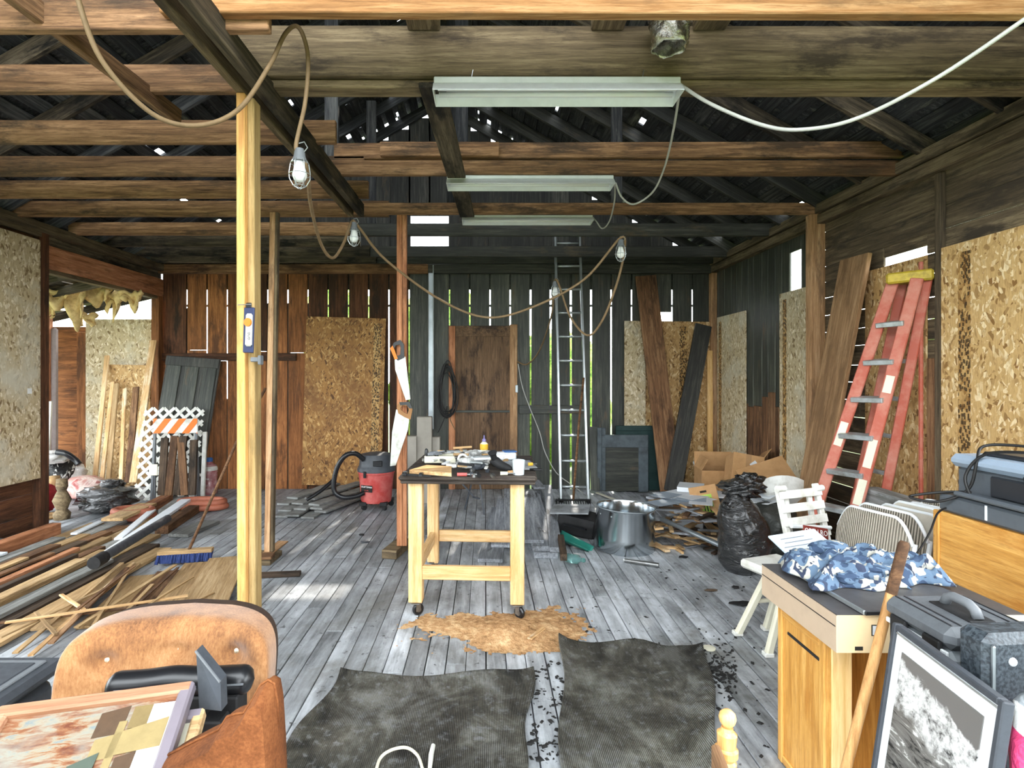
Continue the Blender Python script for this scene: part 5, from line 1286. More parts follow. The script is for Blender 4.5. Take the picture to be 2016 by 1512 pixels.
blob('gathered_top', q + V((.0, .0, .55)), (.13, .11, .08), 'bag_black', t, 15, amp=.55, nu=48, nv=24, power=1.0); blob('gathered_top', q + V((.08, .03, .57)), (.1, .08, .09), 'bag_black', t, 16, amp=.55, nu=40, nv=20, power=1.0)
q = F(1545, 1115) + V((.02, .3, 0)); tag(blob('rubbish_bag', q, (.21, .23, .22), 'bag_grey', None, 18, amp=.22, nu=36, nv=24), 'dusty grey rubbish bag behind the tall black bag', 'bag')
# small things on the floor
for k, (x, y, sx, sy, mt, lab) in enumerate(((1400, 1164, .09, .025, 'wood_dark', 'dark bark sliver on the open floor'), (1462, 1190, .16, .07, 'black_matt', 'dark rubber scrap by the white stool legs'), (1345, 1098, .07, .05, 'black_matt', 'black rag scrap at the foot of the scrap heap'), (1448, 1158, .05, .04, 'black_matt', 'small black crumb before the tall bag'), (712, 1054, .05, .04, 'black_matt', 'small black scrap on the floor near the reddish post'), (718, 1068, .08, .05, 'dark_grey', 'grey grit patch near the reddish post'))):
    tag(blob('floor_scrap', F(x, y), (sx / 2, sy / 2, .008), mt, None, 60 + k, 14, 8, amp=.4), lab, 'scrap')
tag(obj('jar_lid', MB().lathe([(.0, 0), (.033, 0), (.034, .006), (.03, .008), (.0, .008)], 20, T(F(1396, 1277))), 'cream_paint', None, smooth=.7), 'small cream lid lying on the floor by the rubber mat', 'lid')

# ================================================================ planks and orange stepladder on the side wall
wood('wood_plank_big', C(100, 74, 50), C(150, 116, 82), C(182, 148, 112), stain=C(122, 94, 66), amount=.4, vary=.1)
o = board('leaning_plank', V((2.58, 4.58, .012)), V((2.985, 4.5, 2.46)), .35, .035, 'wood_plank_big', (0, 1, 0)); tag(o, 'broad brown plank leaning on the side wall beside the orange stepladder', 'board')
plain('fibre_orange', C(178, 90, 70), .55, vary=.15, dirt=C(196, 138, 120), scale=7)
plain('step_alu', C(184, 190, 192), .4, .5, vary=.12, dirt=C(126, 122, 112))
t = thing('stepladder', 'folded orange fibreglass stepladder with yellow top leaning on the side wall', 'ladder', (2.5, 4.0, 0))
la, lt_ = V((2.33, 4.22, .0)), P(1758, 556, 3.93)
ra_, rt = V((2.46, 3.93, .0)), P(1806, 548, 3.79)
qa, qt = V((2.74, 4.0, .0)), P(1826, 548, 3.80)
za, zt_ = V((2.72, 4.28, .0)), P(1778, 553, 3.96)
for a, b, w_ in ((la, lt_, .075), (ra_, rt, .075), (qa, qt, .06), (za, zt_, .06)):
    board('rail', a, b, w_, .03, 'fibre_orange', (.55, -.6, 0), t, ch=.006)
    boxobj('foot', a + V((0, 0, .025)), (.05, .07, .05), 'black_matt', t)
for k in range(7):
    f = .13 + .122 * k; p, q = la.lerp(lt_, f), ra_.lerp(rt, f)
    board('step', p, q, .075, .035, 'step_alu', (1, .3, .2), t, ch=.004)
    board('brace_bar', za.lerp(zt_, f), qa.lerp(qt, f), .03, .02, 'step_alu', (0, 0, 1), t, ch=.002) if k < 6 else None
for f in (.1,):
    for p, q in ((la.lerp(lt_, .02), la.lerp(lt_, .13).lerp(ra_.lerp(rt, .13), .5)), (ra_.lerp(rt, .02), la.lerp(lt_, .13).lerp(ra_.lerp(rt, .13), .5))): board('knee_brace', p, q, .02, .004, 'step_alu', (0, 0, 1), t, ch=0)
cm = (lt_ + qt) / 2
mc, Lc = frame(lt_ + V((-.03, .02, .02)), qt + V((.03, -.02, .02)), (0, 0, 1))
obj('top_cap', MB().box((0, 0, 0), (Lc, .075, .13), ch=.012), 'gold_cap', t, mc, smooth=.6)
for f, ln in ((.64, .12), (.4, .2), (.28, .18)):
    a = ra_.lerp(rt, f); b = ra_.lerp(rt, f + ln / 2.2); dn = V((-.62, -.55, 0)).normalized()
    board('warning_label', a + dn * .018, b + dn * .018, .05, .002, 'cream_paint', (.55, -.6, 0), t, ch=0)
a = la.lerp(lt_, .46); b = la.lerp(lt_, .54); board('warning_label', a + V((-.012, -.012, 0)), b + V((-.012, -.012, 0)), .05, .002, 'cream_paint', (.55, -.6, 0), t, ch=0)
a = V((XR - .07, 3.82, .6)); tag(board('orange_batten', a, V((XR - .07, 3.82, 2.28)), .025, .02, 'fibre_orange', (0, 1, 0)), 'thin red orange batten upright beside the ladder top', 'batten')
a = V((2.8, 3.9, .012)); 
# grey timbers stacked under the bright sheathing
for k in range(5):
    for j in range(2 if k < 4 else 1):
        tag(board('grey_timber', V((2.7 + .12 * j, 3.0 + .06 * k, .075 + .143 * k)), V((2.72 + .12 * j, 3.95 - .03 * j, .075 + .143 * k)), .115, .14, 'wood_grey', (1, 0, 0)), ('grey timber on top of the stack under the bright sheathing' if k == 4 else 'grey squared timber stacked behind the folded chairs'), 'timber', 'grey timbers stacked by the side wall')
# ================================================================ folded chairs and white furniture behind the desk
s = NT('ribbed_tan', .75); co = s.coord((1, 1, 1), rnd=False)
wv = s.n('ShaderNodeTexWave'); wv.bands_direction = 'X'; wv.inputs['Scale'].default_value = 26; s.l(co, wv.inputs['Vector'])
n = s.noise(s.coord(), 8, 4, .6); s.base(s.mix(s.ramp(wv.outputs['Fac'], [(.25, .75), (.6, 0.0)]), s.mix(s.ramp(n, [(.4, 0.0), (.7, .6)]), C(190, 182, 166), C(158, 150, 136)), C(98, 92, 82))); s.bump(wv.outputs['Fac'], .8, .012)
plain('cloth_pale', C(196, 190, 176), .8, vary=.08)
def folded_chair(label, c, h, rz, mat):
    m = T(c) @ rotm(0, 0, rz) @ rotm(-10, 0, 0)
    t = thing('folding_chair', label, 'chair', m.translation, 'folded chairs standing in a row')
    w_ = .4
    def back(u, v):
        x = (u - .5) * 2; e = 1 - max(0, abs(x) - .55) ** 2 * 1.6
        return V((x * w_ / 2 * (1 - .12 * (1 - v) ** 2), -.03 - .035 * (1 - x * x), h - .3 + .3 * (v * e - (1 - e) * .2)))
    obj('backrest', MB().sheet(back, 22, 12, .02), mat, t, m, smooth=.9)
    rim = [back(u / 20, 1) for u in range(21)]
    obj('rim', MB().tube([p + V((0, .01, .004)) for p in rim], .009, 8), 'white_metal', t, m, smooth=True)
    obj('seat', MB().box((0, .02, h * .38), (w_ * .92, .03, .36), ch=.012), mat, t, m, smooth=.6)
    for sx in (-1, 1):
        obj('leg', MB().tube([V((sx * w_ * .5, .0, .0)), V((sx * w_ * .5, -.01, h - .1))], .012, 8), 'white_metal', t, m, smooth=.7)
        obj('leg', MB().tube([V((sx * w_ * .45, .04, .0)), V((sx * w_ * .45, .03, h * .6))], .012, 8), 'white_metal', t, m, smooth=.7)
    return t
rowc = [(1.85, 'ribbed_tan', 'ribbed tan folding chair, first in the folded row beside the white slats'), (1.935, 'ribbed_tan', 'ribbed folding chair second in the folded row'), (2.06, 'cloth_pale', 'smooth pale folding chair in the middle of the folded row'), (2.145, 'cloth_pale', 'second smooth pale folding chair of the folded row'), (2.235, 'ribbed_tan', 'ribbed folding chair tucked behind the smooth pale ones'), (2.325, 'ribbed_tan', 'last ribbed folding chair of the row, next to the oak box')]
for k, (x, mt, lab) in enumerate(rowc): folded_chair(lab, V((x, 2.78 + .02 * k, .0)), .82 + .01 * (k % 2), -75, mt)
# white slatted folding chair / rack leaning
t = thing('slatted_rack', 'white folded slatted chair leaning above the paper sign', 'chair', P(1635, 1060, 3.1))
m = T(V((2.0, 3.26, 0))) @ rotm(0, 0, 22) @ rotm(-14, 0, 0)
for x in (-.16, .16): obj('side_rail', MB().box((x, 0, .43), (.04, .03, .84), ch=.006), 'white_paint', t, m)
for k in range(9): obj('slat', MB().box((0, -.018, .16 + k * .08), (.36, .012, .05), ch=.003), 'white_paint', t, m)
for x in (-.1, .1): obj('back_leg', MB().box((x, .05, .4), (.035, .025, .78), rotm(6, 0, 0), ch=.006), 'white_paint', t, m)
for x, z in ((-.16, .84), (.16, .82)): obj('knuckle', MB().tube([V((x - .03, -.02, z)), V((x + .03, -.02, z))], .02, 10), 'white_paint', t, m, smooth=.7)
obj('bolt_bar', MB().tube([V((-.16, -.04, .62)), V((.16, -.04, .58))], .012, 8), 'white_metal', t, m, smooth=.7)
m2 = T(P(1606, 1048, 3.14)) @ rotm(76, 12, 20)
t = thing('open_sign', 'small sign with dark red lettering beneath the slatted chair', 'sign', m2.translation)
plain('sign_red', C(120, 44, 34), .6)
obj('plate', MB().box((0, 0, 0), (.19, .06, .006), ch=.001), 'sign_red', t, m2); text('OPEN RO', .042, m2 @ T(0, 0, .0035), 'white_ink', t)
# white stool behind the desk
t = thing('plastic_stool', 'white plastic stool with splayed legs half hidden behind the carton', 'stool', F(1490, 1265))
tc_ = V((1.62, 3.09, .44)); boxobj('seat', tc_, (.28, .28, .05), 'white_paint', t, (0, 0, 20), ch=.015, smooth=.6)
for q, up in ((F(1452, 1250), V((1.58, 3.1, .42))), (F(1508, 1240), V((1.68, 3.14, .42))), (F(1512, 1292), V((1.6, 2.96, .42))), (V((1.74, 3.16, 0)), V((1.7, 3.14, .42)))):
    board('leg', q + V((0, 0, .001)), up, .04, .035, 'cream_paint', (1, 0, 0), t, ch=.008); boxobj('foot', q + V((0, 0, .012)), (.05, .045, .024), 'white_paint', t)
obj('stretcher', MB().tube([V((1.53, 3.17, .22)), V((1.67, 3.2, .22))], .012, 8), 'cream_paint', t)

# ================================================================ oak desk with carton, binder and camouflage clothes
wood('oak', C(150, 98, 38), C(200, 146, 70), C(228, 180, 104), axis='z', stain=C(186, 128, 56), amount=.3, vary=.1, bump=.1, rough=.45, spec=.45)
wood('oak_pale', C(200, 156, 92), C(230, 194, 136), C(244, 216, 166), axis='z', vary=.1, bump=.1, rough=.45)
wood('oak_y', C(150, 98, 38), C(200, 146, 70), C(228, 180, 104), axis='y', stain=C(186, 128, 56), amount=.3, vary=.1, bump=.1, rough=.45, spec=.45)
t = thing('oak_cabinet', 'oak cabinet base with open front under the flat carton', 'cabinet', (1.4, 2.0, 0))
boxobj('side_panel', (1.165, 2.04, .3), (.02, .3, .6), 'oak', t); boxobj('side_panel', (1.69, 2.04, .3), (.02, .3, .6), 'oak', t)
for y in (1.905, 2.175): boxobj('corner_strip', (1.152, y, .3), (.012, .03, .598), 'oak', t)
for z in (.02, .585): boxobj('edge_strip', (1.152, 2.04, z), (.012, .24, .03), 'oak_y', t)
boxobj('finger_groove', (1.154, 2.03, .52), (.006, .2, .012), 'black_matt', t)
boxobj('back_panel', (1.43, 2.18, .3), (.5, .015, .6), 'oak', t); boxobj('front_stile', (1.205, 1.895, .3), (.07, .02, .598), 'oak_pale', t); boxobj('front_stile', (1.66, 1.895, .3), (.05, .02, .598), 'oak_pale', t)
boxobj('bottom_shelf', (1.43, 2.04, .04), (.5, .27, .02), 'oak_y', t); boxobj('top', (1.43, 2.04, .605), (.56, .32, .018), 'oak_pale', t); boxobj('divider', (1.4, 2.0, .3), (.015, .2, .54), 'oak', t, (0, 0, 30))
plain('box_beige', C(226, 200, 156), .6, vary=.04); plain('box_taupe', C(186, 164, 140), .65, vary=.05); plain('slab_dark', C(74, 72, 72), .4, vary=.06)
t = thing('flat_carton', 'flat beige carton lying on the oak cabinet', 'box', (1.4, 2.0, .615))
boxobj('side_face', (1.122, 2.02, .678), (.006, .48, .122), 'box_taupe', t, ch=.001); boxobj('front_face', (1.42, 1.782, .678), (.6, .006, .122), 'box_beige', t, ch=.001)
boxobj('lid', (1.42, 2.02, .738), (.602, .482, .004), 'slab_dark', t, ch=.001); boxobj('bottom', (1.42, 2.02, .62), (.6, .48, .006), 'box_taupe', t, ch=.001); boxobj('back_face', (1.42, 2.258, .678), (.6, .006, .122), 'box_taupe', t, ch=.001); boxobj('end_face', (1.717, 2.02, .678), (.006, .47, .122), 'box_taupe', t, ch=.001)
boxobj('seam', (1.1185, 2.02, .7), (.0015, .47, .003), 'ink', t, ch=0)
lb3 = boxobj('label_square', (1.245, 1.7785, .69), (.03, .0015, .035), 'ink', t, ch=0); boxobj('label_face', (1.245, 1.7775, .69), (.024, .001, .029), 'paper_white', lb3, ch=0); boxobj('hole', (1.19, 1.7785, .632), (.025, .0015, .012), 'ink', t, ch=0)
t = thing('ring_binder', 'thin black slab binder lying on the flat carton', 'binder', (1.4, 1.98, .742))
m = T(1.42, 2.0, .7415) @ rotm(0, 0, 3)
obj('cover', MB().box((-.02, 0, .008), (.42, .44, .012), ch=.003), 'slab_dark', t, m); obj('edge', MB().box((-.23, 0, .008), (.008, .44, .014), ch=.002), 'alu', t, m); obj('front_edge', MB().box((-.02, -.222, .008), (.42, .006, .014), ch=.002), 'black_plastic', t, m)
# pad leaning at the back
m = T(P(1584, 1073, 2.36)) @ rotm(20, -6, 8)
t = thing('drawing_pad', 'white blue drawing pad propped at the back of the carton', 'paper', m.translation)
plain('pad_blue', C(196, 210, 226), .6, vary=.08, dirt=C(170, 180, 196))
obj('sheet', MB().box((0, 0, 0), (.22, .17, .008), ch=.001), 'pad_blue', t, m)
for k in range(5): obj('pencil_line', MB().box((-.02 + .01 * (k % 2), .05 - .026 * k, .0046), (.11 + .02 * (k % 3), .004, .0006)), 'mid_grey', t, m)
# camouflage garment
s = NT('camo', .85); co = s.coord(rnd=False); n1 = s.noise(co, 17, 2, .5, .3); n2 = s.noise(co, 19, 2, .5, 1.0)
c = s.ramp(n1, [(.0, C(56, 72, 96)), (.43, C(90, 110, 132)), (.54, C(176, 174, 164))], 'CONSTANT'); c = s.mix(s.ramp(n2, [(.6, 0.0), (.61, 1.0)]), c, C(52, 60, 80)); s.base(c); s.bump(s.noise(co, 22, 4, .6, 1.0), .5, .01)
t = thing('camouflage_clothes', 'crumpled blue grey camouflage clothes heaped on the binder', 'clothes', (1.4, 2.1, .75))
rc = random.Random(8); gp = [(rc.uniform(0, 6.28), rc.uniform(0, 6.28), rc.uniform(14, 34), rc.uniform(-3, 3)) for _ in range(8)]
def heap(cx, cy, rx, ry, hz, nu=70, nv=50, sd=0):
    def fn(u, v):
        a, b = u * 2 - 1, v * 2 - 1
        x = cx + a * rx * (1 + .1 * math.sin(5 * b + sd)); y = cy + b * ry * (1 + .12 * math.sin(6 * a + sd))
        e = max(0, 1 - max(abs(a), abs(b)) ** 4)
        h = hz * e * (.62 + .38 * mn.noise(V((x * 9 + sd, y * 9, .3)))) + .03 * e * abs(mn.noise(V((x * 20, y * 20 + sd, 2)))) + .028 * e * (1 - abs(mn.noise(V((x * 13, y * 17, 5 + sd)))) * 2.4)
        return V((x, y, .757 + max(h, .002)))
    return MB().sheet(fn, nu, nv, .006)
obj('jacket', heap(1.31, 2.08, .16, .14, .085), 'camo', t, smooth=True); obj('trousers', heap(1.52, 2.1, .16, .12, .09, sd=3), 'camo', t, smooth=True)
blob('sleeve', V((1.22, 2.14, .775)), (.055, .045, .03), 'camo', t, 3, amp=.3); blob('hood', V((1.4, 2.0, .77)), (.08, .05, .028), 'camo', t, 5, amp=.35); blob('sleeve', V((1.3, 1.985, .76)), (.06, .03, .022), 'camo', t, 6, amp=.35); blob('cuff', V((1.34, 2.17, .8)), (.07, .04, .03), 'camo', t, 7, amp=.4)
# ================================================================ oak box with printer
t = thing('oak_box', 'oak speaker box on a dark crate carrying the printer', 'box', (2.25, 2.2, .6))
ob = lambda n_, c, d, mt='oak', **k: boxobj(n_, c, d, mt, t, **k)
ob('side_panel', (2.012, 2.16, .755), (.02, .68, .3), 'oak_y'); ob('side_panel', (2.5, 2.16, .755), (.02, .68, .3), 'oak_y'); ob('top', (2.256, 2.16, .896), (.46, .68, .018), 'oak_y'); ob('bottom', (2.256, 2.16, .615), (.46, .68, .018), 'oak_y'); ob('back_panel', (2.256, 2.49, .755), (.46, .015, .26)); ob('front_panel', (2.256, 1.83, .755), (.46, .015, .26))
for y in (1.86, 2.47): ob('corner_strip', (1.999, y, .755), (.01, .025, .298))
t = thing('low_crate', 'dark crate hidden beneath the oak box', 'crate', (2.25, 2.2, 0))
boxobj('body', (2.28, 2.18, .295), (.44, .62, .59), 'black_matt', t); boxobj('lip', (2.28, 2.18, .596), (.46, .64, .014), 'dark_grey', t)
plain('printer_grey', C(86, 92, 98), .45, vary=.05, scale=30); plain('printer_lid', C(150, 166, 184), .35, vary=.04); plain('printer_dark', C(44, 46, 50), .35, vary=.05)
t = thing('printer', 'grey office printer with a blue grey lid and tangled black cable on the oak box', 'printer', (2.2, 2.2, .906))
pr = lambda n_, c, d, mt, ch=.01, par=None, rot=(0, 0, 0): boxobj(n_, c, d, mt, par or t, rot, ch=ch, smooth=.6)
pr('base', (2.2, 2.2, .945), (.38, .56, .075), 'printer_grey'); pr('body', (2.27, 2.2, 1.04), (.36, .56, .13), 'printer_grey', .015); pr('scanner_lid', (2.26, 2.2, 1.13), (.4, .58, .055), 'printer_lid', .02)
pr('paper_slot', (2.085, 2.13, 1.045), (.02, .34, .085), 'printer_dark', .006); pr('output_tray', (2.05, 2.2, .995), (.12, .36, .02), 'printer_grey', .006, rot=(0, 8, 0)); pr('control_panel', (2.1, 2.05, 1.105), (.07, .2, .035), 'printer_dark', .006, rot=(0, -20, 0)); pr('button', (2.066, 2.1, 1.118), (.01, .03, .01), 'white_metal', .002); pr('top_tray', (2.27, 2.2, 1.165), (.26, .42, .02), 'printer_dark', .008); pr('seam_strip', (2.008, 2.24, .95), (.004, .01, .06), 'white_metal', .001)
obj('cable', MB().tube(spline([V((2.1, 2.4, 1.0)), V((2.0, 2.45, .99)), V((1.9, 2.5, .96)), V((1.96, 2.42, .955)), V((2.04, 2.36, 1.02)), V((2.06, 2.34, 1.14)), V((2.1, 2.36, 1.2)), V((2.16, 2.3, 1.215)), V((2.22, 2.15, 1.21)), V((2.2, 1.95, 1.2)), V((2.12, 2.1, 1.205)), V((2.07, 2.3, 1.18)), V((2.03, 2.36, 1.08)), V((2.02, 2.32, .99))], 8), .006, 7), 'cord_black', t, smooth=True)
cord('power_cable', 'thin black lead hanging from the printer in front of the folded chairs', [P(1862, 1000, 2.4), P(1845, 1012, 2.32), P(1832, 1045, 2.25), P(1812, 1080, 2.2), P(1790, 1108, 2.15)], .004, 'cord_black')
# ================================================================ tool chest, case, framed photograph, pole
plain('tool_grey', C(92, 96, 100), .55, vary=.08, scale=40); plain('tool_grey_light', C(128, 134, 138), .5, vary=.06)
t = thing('tool_chest', 'dark grey plastic tool chest with recessed carry handle', 'toolbox', (1.32, 1.42, .4))
tc2 = lambda n_, c, d, mt, ch=.01, par=None, rot=(0, 0, 0): boxobj(n_, c, d, mt, par or t, rot, ch=ch, smooth=.6)
tc2('body', (1.32, 1.56, .64), (.235, .23, .28), 'tool_grey_light', .02); tc2('lid', (1.32, 1.56, .815), (.25, .245, .06), 'tool_grey', .02)
for x in (1.22, 1.245, 1.395, 1.42): tc2('lid_groove', (x, 1.56, .8455), (.005, .2, .004), 'printer_dark', .001)
tc2('handle_well', (1.32, 1.55, .846), (.07, .14, .006), 'black_matt', .002)
obj('handle', MB().tube([V((1.32, 1.605, .848)), V((1.32, 1.595, .868)), V((1.32, 1.575, .878)), V((1.32, 1.525, .878)), V((1.32, 1.505, .868)), V((1.32, 1.495, .848))], .013, 10), 'mid_grey', t, smooth=True)
for y in (1.5, 1.62): tc2('latch', (1.2, y, .76), (.014, .06, .08), 'black_matt', .004)
tc2('band', (1.201, 1.56, .775), (.008, .22, .014), 'white_metal', .002)
t = thing('plastic_crate', 'black crate supporting the tool chest', 'crate', (1.34, 1.4, 0)); boxobj('body', (1.34, 1.54, .245), (.2, .24, .49), 'black_matt', t); boxobj('rim', (1.34, 1.54, .492), (.21, .25, .012), 'dark_grey', t)
s = NT('case_blue', .45, spec=.5); n = s.noise(s.coord(), 120, 2, .5); s.base(s.ramp(n, [(.4, C(36, 42, 48)), (.6, C(66, 74, 80))])); s.bump(n, .4, .003)
t = thing('hard_case', 'dark blue grey hard case standing in front of the tool chest', 'case', (1.3, 1.36, .0))
m = T(1.29, 1.36, .68) @ rotm(0, 0, 6)
obj('shell', MB().box((0, 0, 0), (.24, .09, .42), ch=.02), 'case_blue', t, m, smooth=.6); obj('rib', MB().box((0, -.046, .05), (.2, .008, .012), ch=.003), 'case_blue', t, m); obj('rib', MB().box((0, -.046, -.04), (.2, .008, .012), ch=.003), 'case_blue', t, m); obj('edge_trim', MB().box((-.108, -.044, .1), (.008, .01, .18), ch=.003), 'galv', t, m); obj('edge_trim', MB().box((.06, -.044, .06), (.006, .01, .24), ch=.003), 'galv', t, m)
obj('rivet', MB().lathe([(.0, .006), (.009, .004), (.011, 0)], 12, m @ T(-.06, -.0455, .15) @ rotm(90, 0, 0)), 'white_metal', t, smooth=True)
boxobj('stand', (1.3, 1.37, .235), (.2, .1, .47), 'black_matt', t)
# framed photograph facing the room
TL, TR, BL = V((1.136, 1.542, .82)), V((1.09, 1.16, .82)), V((1.055, 1.56, .22))
ux = (TR - TL); WF = ux.length; ux.normalize(); uy = (TL - BL); uy = (uy - ux * uy.dot(ux)); HF = uy.length; uy.normalize(); uz = ux.cross(uy)
m = Matrix((ux, uy, uz)).transposed().to_4x4(); m.translation = TL + ux * WF / 2 - uy * HF / 2
t = thing('framed_photograph', 'framed black and white photograph of a breaking wave leaning on the tool chest', 'picture', BL.lerp(TR - uy * HF, .5))
for sx in (-1, 1): obj('frame_side', MB().box((sx * (WF / 2 - .008), 0, 0), (.016, HF, .024), ch=.003), 'dark_grey', t, m)
for sy in (-1, 1): obj('frame_rail', MB().box((0, sy * (HF / 2 - .008), 0), (WF - .032, .016, .024), ch=.003), 'dark_grey', t, m)
obj('mat_board', MB().box((0, 0, .002), (WF - .034, HF - .034, .006)), 'white_metal', t, m); obj('backing', MB().box((0, 0, -.006), (WF - .034, HF - .034, .006)), 'black_matt', t, m)
s = NT('photo_wave', .25, spec=.5); tcn = s.n('ShaderNodeTexCoord'); mp = s.n('ShaderNodeMapping'); s.l(tcn.outputs['Object'], mp.inputs[0]); co = mp.outputs[0]
sx_ = s.n('ShaderNodeSeparateXYZ'); s.l(co, sx_.inputs[0])
nn = s.noise(co, 16, 8, .65, .4); fine = s.noise(co, 60, 5, .7)
hgt = s.math('ADD', s.math('ADD', sx_.outputs['Y'], s.math('MULTIPLY', sx_.outputs['X'], .2)), s.math('MULTIPLY', nn, .12))
sky = s.ramp(hgt, [(.0, C(112, 110, 108)), (1.0, C(92, 90, 88))])
foam = s.ramp(s.math('ADD', s.math('MULTIPLY', nn, .6), s.math('MULTIPLY', fine, .5)), [(.42, C(60, 60, 60)), (.52, C(178, 178, 176)), (.64, C(236, 236, 234))])
c = s.mix(s.ramp(hgt, [(.25, 0.0), (.262, 1.0)]), foam, sky)
mp2 = s.n('ShaderNodeMapping'); mp2.inputs['Scale'].default_value = (3.2, 15, 1); mp2.inputs['Rotation'].default_value = (0, 0, .35); s.l(tcn.outputs['Object'], mp2.inputs[0]); st = s.noise(mp2.outputs[0], 3, 5, .7, .8)
sea = s.ramp(st, [(.38, C(40, 40, 40)), (.47, C(104, 102, 98)), (.58, C(122, 120, 116)), (.64, C(214, 214, 210))])
c = s.mix(s.ramp(hgt, [(.13, 0.0), (.165, 1.0)]), sea, c); s.base(c)
obj('photograph', MB().box((0, 0, .006), (WF - .1, HF - .12, .003)), 'photo_wave', t, m)
obj('glass_edge', MB().box((0, HF / 2 - .022, .007), (WF - .034, .004, .002)), 'alu', t, m)
wood('pole_wood', C(150, 106, 60), C(200, 152, 98), C(226, 184, 132), axis='z', vary=.1, bump=.1, rough=.5)
pb_ = V((1.02, 1.70, .005)); pt_ = P(1781, 1066, 1.70)
t = thing('wooden_pole', 'round wooden pole leaning between the carton and the tool chest', 'pole', pb_)
obj('shaft', MB().tube([pb_, pb_.lerp(pt_, .5), pt_.lerp(pb_, .16)], .0145, 12), 'pole_wood', t, smooth=.7); obj('dark_grip', MB().tube([pt_.lerp(pb_, .16), pt_.lerp(pb_, .01), pt_], [.0155, .0155, .011], 12), 'wood_brown', t, smooth=.7)
# pink and white bag at the edge
s = NT('bag_pattern', .5); co = s.coord(rnd=False); sp2 = s.n('ShaderNodeSeparateXYZ'); s.l(co, sp2.inputs[0]); n = s.noise(co, 40, 2, .5)
c = s.ramp(s.math('ADD', sp2.outputs['Z'], s.math('MULTIPLY', n, .05)), [(.0, C(60, 78, 110)), (.12, C(222, 222, 220)), (.17, C(222, 74, 122)), (.29, C(226, 226, 224)), (.34, C(150, 156, 160))], 'CONSTANT'); s.base(c); s.bump(s.noise(co, 14, 4, .6, 1), .6, .02)
t = thing('shopping_bag', 'crumpled pink and white patterned bag beside the framed photograph', 'bag', (1.24, 1.21, .0)); blob('bag', V((1.235, 1.21, .46)), (.085, .06, .19), 'bag_pattern', t, 22, amp=.2, nu=36, nv=24)
boxobj('prop_box', (1.24, 1.21, .23), (.16, .1, .46), 'cardboard', t)
# ================================================================ spindle chair post
wood('turned_oak', C(176, 122, 62), C(222, 172, 106), C(240, 202, 142), axis='z', vary=.05, bump=.08, rough=.35, spec=.5)
t = thing('spindle_chair', 'turned honey coloured chair with ball finial seen at the bottom of the picture', 'chair', (.46, .9, 0))
fb = P(1432, 1413, 1.1)
for q in (fb, V((.40, .62, fb.z))):
    m = T(q.x - .03, q.y, 0) @ rotm(0, 2.1, 0)
    k_ = q.z
    obj('post', MB().lathe([(.0, 0), (.014, 0), (.018, .3), (.02, .45), (.017, k_ - .14), (.02, k_ - .085), (.016, k_ - .08), (.022, k_ - .072), (.022, k_ - .06), (.017, k_ - .056), (.019, k_ - .03), (.012, k_ - .024), (.011, k_ - .018), (.0, k_ - .018)], 24, m), 'turned_oak', t, smooth=.6)
    obj('finial', MB().lathe([(.0, k_ - .02), (.008, k_ - .017), (.0145, k_ - .008), (.0165, k_), (.0145, k_ + .009), (.008, k_ + .015), (.0, k_ + .0168)], 24, m), 'turned_oak', t, smooth=True)
for z in (.62, .75): board('back_rail', V((.445, 1.08, z)), V((.375, .64, z)), .08, .016, 'wood_brown', (0, 0, 1), t)
boxobj('seat', (.2, .86, .44), (.42, .46, .03), 'wood_brown', t, ch=.01)
for x, y in ((.03, .66), (.03, 1.06)): obj('leg', MB().tube([V((x, y, 0)), V((x + .02, y, .43))], [.014, .02], 12), 'turned_oak', t, smooth=.7)
# ================================================================ rubber mats
s = NT('rubber_mat', .6, spec=.4); co = s.coord(rnd=False)
wv = s.n('ShaderNodeTexWave'); wv.bands_direction = 'X'; wv.inputs['Scale'].default_value = 42; s.l(co, wv.inputs['Vector'])
n = s.noise(s.coord(), 3.4, 8, .75, .5); n2 = s.noise(s.coord(), 22, 5, .7)
c = s.ramp(n, [(.36, C(38, 38, 36)), (.48, C(82, 80, 72)), (.58, C(124, 124, 118))]); c = s.mix(s.ramp(n2, [(.54, 0.0), (.66, .7)]), c, C(138, 140, 142)); c = s.mix(s.math('MULTIPLY', s.ramp(wv.outputs['Fac'], [(.3, 1.0), (.6, 0.0)]), s.ramp(s.noise(s.coord(), 3.1, 5, .6), [(.48, 0.0), (.56, .8)])), c, C(22, 22, 22)); s.base(c); s.bump(s.math('ADD', wv.outputs['Fac'], s.math('MULTIPLY', n2, .7)), .8, .006)
plain('soot_dust', C(36, 35, 34), .95, vary=.2, bump=1.0, scale=30)
def mat_(label, far, near, sd, notch=0):
    (fa, fb), (na, nb) = far, near
    fa, fb, na, nb = F(*fa), F(*fb), F(*na), F(*nb)
    def fn(u, v):
        p = na.lerp(nb, u).lerp(fa.lerp(fb, u), v)
        e = max(0, v - .85) / .15
        h = .012 + .006 * math.sin(7 * u + sd) * math.sin(5 * v + sd) + .02 * e * e * (1 + .8 * math.sin(9 * u + sd)) * .7 + .022 * (max(0, u - .88) / .12) ** 2 + .018 * (max(0, .1 - u) / .1) ** 2
        p.y += .014 * math.sin(6.5 * u + sd) * v + notch * .06 * math.exp(-((u - .72) / .12) ** 2) * -v; p.x += .015 * math.sin(8 * v + sd); p.z = h
        return p
    return tag(obj('rubber_mat', MB().sheet(fn, 46, 46, .009), 'rubber_mat', smooth=True), label, 'mat')
mat_('dark ribbed rubber mat with a wavy edge, closest to the tan chair', ((668, 1338), (1050, 1330)), ((520, 1540), (1030, 1540)), 1.3)
mat_('dark ribbed rubber mat closer to the oak cabinet', ((1106, 1262), (1388, 1278)), ((1108, 1540), (1424, 1540)), 3.0, 1)
rr = random.Random(55)
mb = MB()
